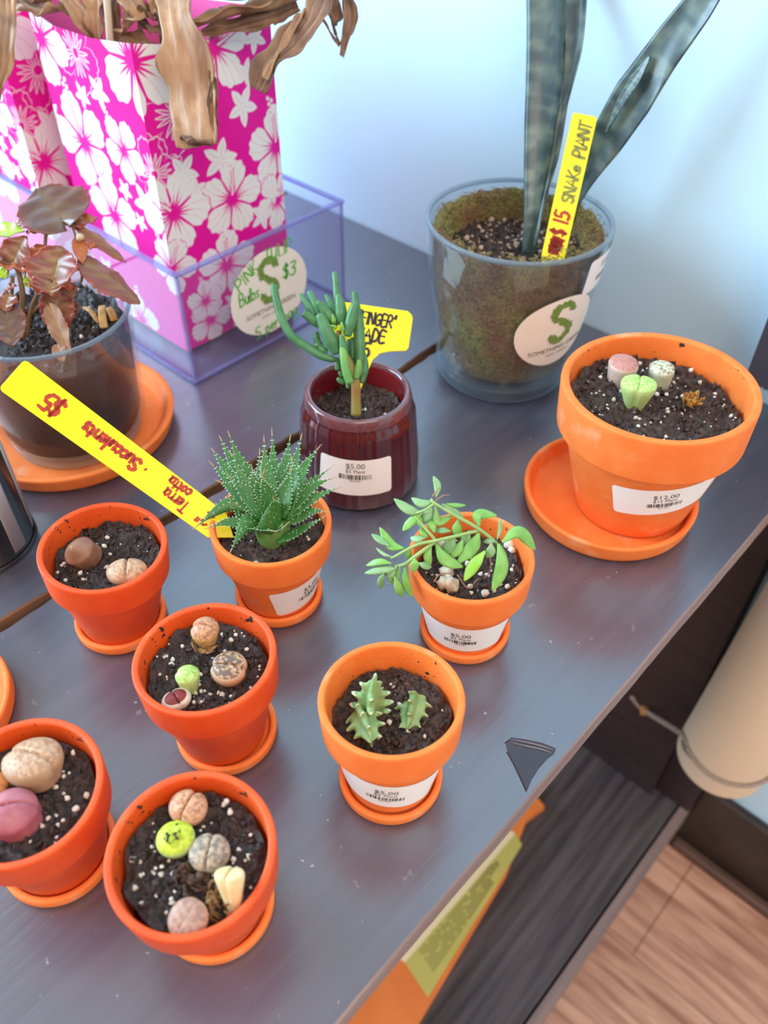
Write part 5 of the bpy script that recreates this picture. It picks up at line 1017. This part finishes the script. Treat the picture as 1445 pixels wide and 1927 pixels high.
# =================================================================== LEFT GLASS POT WITH BEGONIA
LX, LY = -.5108, .2096
lsx, lsR = -.5145, .0800
ls = mesh('saucer', *lathe(roundp([(0, 0), (.072, 0), (.0765, .004), (.0800, .0165), (.0745, .0165), (.069, .0072), (0, .0062)], 4, .003), 96), TERRA)
ls.location = (-.5240, .2120, 0); ROOTM[ls.name] = Matrix.Translation((-.5240, .2120, 0)); tag(ls, 'wide terracotta saucer under the glass pot of red-brown begonia at the left', 'saucer')
K0 = thing('potted_begonia', 'red-brown ruffled begonia in a clear glass pot of dark soil at the left', 'potted plant', (LX, LY, .0066))
HV = .107
def rL(z): return .0520 + (.0600 - .0520) * z / HV
mesh('glass_base', *lathe(roundp([(0, 0), (.044, 0), (.0475, .003), (.0455, .0085), (.0500, .0120), (0, .0122)], 4, .0022), 96), GSOL, K0, world=False)
mesh('glass_vase', *lathe([(.0500, .0123), (rL(.022), .020), (rL(HV - .002), HV - .002), (rL(HV - .002) - .002, HV - .002), (rL(.022) - .002, .0205), (.0485, .0128)], 96, loop=True), GLASS, K0, world=False)
mesh('glass_rim', *lathe(roundp([(rL(HV) + .0002, HV - .0019), (rL(HV) + .0002, HV + .0005), (rL(HV) - .0026, HV + .0005), (rL(HV) - .0024, HV - .0019)], 3, .0008), 96, loop=True), GLASSE, K0, world=False)
DS = pm('dark_wet_soil', (.010, .006, .007), (.040, .022, .019), 70, .5, .6, 300, 7, .35, .8, stretch=(1, 1, 2.5))
v, f = lathe([(0, .0135), (.047, .0135), (rL(.022) - .0034, .022)] + [(rL(z) - .0034, z) for z in np.linspace(.03, HV - .020, 10)] + [(rL(.09) - .012, HV - .018), (0, HV - .018)], 72); mesh('soil_body', v, f, DS, K0, world=False)
soil(K0, .0525, HV - .0165, 23, .004, SOIL, nperl=14, crumbs=260, slope=(-.002, .004))
mb = MB(); rng = np.random.RandomState(8)
def c2(x, y): return x / 5.161, 340 + y / 5.161
for (a, b, w_) in (((830, 1260), (960, 1380), 9), ((1000, 1250), (1010, 1430), 13), ((1060, 1270), (1110, 1360), 13)):
    z_ = HV - .010; p0, p1 = lpos(K0, *c2(*a), z_), lpos(K0, *c2(*b), z_); mb.add(sweep([p0 + V3(0, 0, .002), (p0 + p1) / 2 + V3(0, 0, .004), p1], px_len(w_ / 2, .58) * 1.1, .0012, (0, 0, 1), 8, 6, .2))
mb.build('bark_chip', pm('orange_bark', (.46, .20, .05), (.62, .38, .14), 160, .7), K0, world=False)
BEG = attr_mat('begonia_leaf', 'tone', (.26, .15, .035), (.42, .075, .035), .36, .22, (.21, .048, .030)); BEGD = attr_mat('begonia_leaf_dark', 'tone', (.16, .09, .045), (.30, .07, .045), .36, .3, (.115, .052, .042)); BEGL = attr_mat('begonia_leaf_lime', 'tone', (.45, .62, .04), (.30, .42, .05), .35, .3, (.36, .55, .03)); BEGT = attr_mat('begonia_leaf_dry', 'tone', (.34, .19, .09), (.30, .13, .06), .6, 0., (.27, .125, .06)); BEGO = attr_mat('begonia_leaf_orange', 'tone', (.42, .18, .04), (.42, .07, .03), .36, .2, (.42, .10, .035))
def bleaf(base, tip, hw, d0, d1, mat, nr=(0, .4, 1), fold=.25, ruf=.12, bend=.1, seed=0, heart=.5, off=0.):
    P0, P1 = at_d(*c2(*base), d0), at_d(*c2(*tip), d1); L_ = np.linalg.norm(P1 - P0); ex = (P1 - P0) / L_; N0 = nr[0] * CAM_R + nr[1] * CAM_U + nr[2] * TO; N0 = unit(N0 - (N0 @ ex) * ex); sd = np.cross(N0, ex); n, m = 34, 25
    rng = np.random.RandomState(seed); s = np.linspace(0, 1, n)[:, None]; x = np.linspace(-1, 1, m)[None]; h = px_len(hw * 1.2 / 5.161, (d0 + d1) / 2)
    prof = np.sin(np.pi * np.clip(s, .001, 1) ** .72) ** .75; prof = prof * (1 + .12 * off * np.sign(x)); ser = 1 + .05 * np.abs(x) ** 6 * np.sin(s * 62 + 3 * np.sign(x)) + .035 * np.abs(x) ** 6 * np.sin(s * 131); W = h * np.clip(prof, .03, 2) * ser
    back = heart * h * .6 * np.abs(x) ** 1.5 * (1 - s) ** 2
    z = fold * np.abs(x) * W + ruf * h * (x ** 2) * np.sin(s * 15 + rng.rand() * 6 + 1.5 * np.sign(x)) + .05 * h * np.sin(s * 20) * np.abs(x) * (1 - np.abs(x)) * 2 - bend * L_ * s ** 2
    P = P0 + ex * (s * L_ - back)[..., None] + sd * (x * W)[..., None] + N0 * z[..., None]
    tone = np.clip(.08 + .50 * np.abs(x) ** .5 * np.ones_like(s) + .35 * np.abs(x) ** 8 + .12 * np.sin(s * 26 + np.abs(x) * 8) * (np.abs(x) < .9) - .25 * np.exp(-s * 6), 0, 1); v, f = shell(P, .0006)
    mesh('begonia_leaf', v, f, mat, K0, attr=('tone', np.tile(tone.ravel(), 2)))
for a in (((615, 400), (350, 60), 300, .548, .560, BEGD, (0, .5, 1), .12, .06, .05, 1), ((-60, 500), (215, 465), 95, .560, .552, BEGL, (0, .6, 1), .2, .1, .1, 2), ((130, 790), (235, 535), 130, .552, .548, BEG, (.2, .3, 1), .35, .15, .1, 3), ((505, 1010), (600, 660), 215, .545, .552, BEG, (0, .5, 1), .45, .12, -.1, 4), ((505, 1000), (480, 1100), 170, .543, .538, BEG, (0, .8, .6), .2, .25, .2, 5),
    ((290, 870), (420, 620), 125, .555, .552, BEGO, (0, .4, 1), .3, .2, .1, 6), ((745, 420), (1245, 690), 75, .556, .560, BEG, (0, .7, .7), -.5, .1, .25, 7), ((820, 770), (1385, 1140), 165, .552, .562, BEG, (.3, .7, .7), -.25, .07, .12, 8), ((765, 560), (800, 800), 62, .552, .548, BEGO, (.2, .2, 1), .2, .1, .05, 9), ((560, 1080), (560, 1530), 135, .556, .560, BEG, (.2, .2, 1), .2, .15, .1, 10),
    ((490, 1220), (700, 1690), 85, .548, .548, BEGT, (-.3, .2, 1), .35, .15, -.05, 11), ((560, 1600), (620, 1760), 60, .548, .545, BEGT, (0, .2, 1), .2, .1, 0, 12), ((50, 1260), (130, 1600), 150, .55, .545, BEGD, (.2, .2, 1), .15, .1, .05, 13), ((90, 1120), (40, 1260), 90, .55, .546, BEG, (0, .5, 1), .2, .2, .1, 14), ((-20, 820), (240, 850), 50, .549, .546, BEGO, (0, .8, .6), .2, .35, .1, 15),
    ((690, 440), (940, 340), 75, .556, .562, BEGO, (0, .5, 1), .3, .2, .1, 16), ((130, 800), (-60, 690), 80, .551, .556, BEGD, (0, .8, .6), .2, .1, .1, 17), ((650, 1080), (720, 1130), 90, .556, .556, BEG, (0, .6, 1), .2, .1, .1, 18), ((420, 430), (250, 500), 60, .552, .550, BEGO, (0, .5, 1), .3, .3, .1, 19), ((-10, 880), (60, 930), 80, .552, .55, BEGL, (0, .5, 1), .1, .1, .1, 20), ((700, 1180), (660, 1340), 70, .565, .566, BEGD, (.2, .4, 1), .2, .1, .1, 21), ((60, 1060), (150, 1010), 50, .55, .548, BEG, (0, .7, .7), .2, .2, .1, 22), ((870, 650), (930, 620), 36, .551, .551, BEGO, (0, .6, 1), .3, .2, 0, 23), ((330, 1010), (250, 900), 60, .553, .55, BEGL, (0, .3, 1), .3, .2, 0, 24)): bleaf(*a)
BST = pm('begonia_stem', (.20, .10, .04), (.26, .17, .06), 80, .5, .2, 200)
for pts_, ds, hw in (([(230, 1560), (220, 1300), (215, 1060), (170, 860), (130, 790)], [.575, .567, .56, .556, .553], 34), ([(260, 1540), (300, 1250), (400, 1050), (505, 1005)], [.575, .565, .555, .547], 26), ([(330, 1000), (430, 660), (460, 500), (620, 420), (700, 440)], [.56, .557, .554, .55, .554], 22), ([(700, 440), (740, 560), (800, 800), (790, 980)], [.554, .553, .553, .575], 15), ([(300, 1300), (440, 1150), (560, 1080)], [.568, .56, .557], 20), ([(120, 1540), (110, 1200), (120, 930)], [.572, .562, .554], 26)):
    mesh('stem', *tube([at_d(*c2(*q), e) for q, e in zip(pts_, ds)], [px_len(hw / 5.161 * .8, .555)] * 2, 24, 10), BST, K0)
mesh('bud', *blob(at_d(*c2(780, 550), .548), px_len(8, .55), np.random.RandomState(1), 2, .1), pm('cream_bud', (.60, .46, .28), (.45, .26, .14), 200, .5), K0)

# =================================================================== STRIPED TIN
T0 = thing('striped_tin', 'black cylindrical tin with light grey vertical stripes at the left edge', 'tin', (-.4635, .1015, 0))
TB = pm('black_enamel', (.012, .012, .016), None, rough=.25, coat=.4); TG = pm('light_grey_stripe', (.50, .49, .50), (.42, .41, .42), 40, .4)
RT = .0345; mesh('body', *lathe(roundp([(0, 0), (RT - .002, 0), (RT, .002), (RT, .13), (RT - .003, .133), (0, .133)], 3, .0015), 72), TB, T0, world=False)
aT = math.atan2(-.1015, .4635); 
def stripe(a0, wd, z0, z1):
    ts = np.linspace(a0, a0 + wd, 8); P = np.array([[((RT + .0004) * math.cos(t), (RT + .0004) * math.sin(t), z) for z in (z0, z1)] for t in ts]); return shell(P, .0004)
for k in range(9): mesh('stripe', *stripe(aT - 1.0 + k * .72, .30, .008, .122), TG, T0, world=False)
mesh('base_ring', *lathe(roundp([(RT + .0002, .0005), (RT + .0012, .001), (RT + .0012, .0032), (RT + .0002, .0036)], 2, .0004), 72, loop=True), TB, T0, world=False)
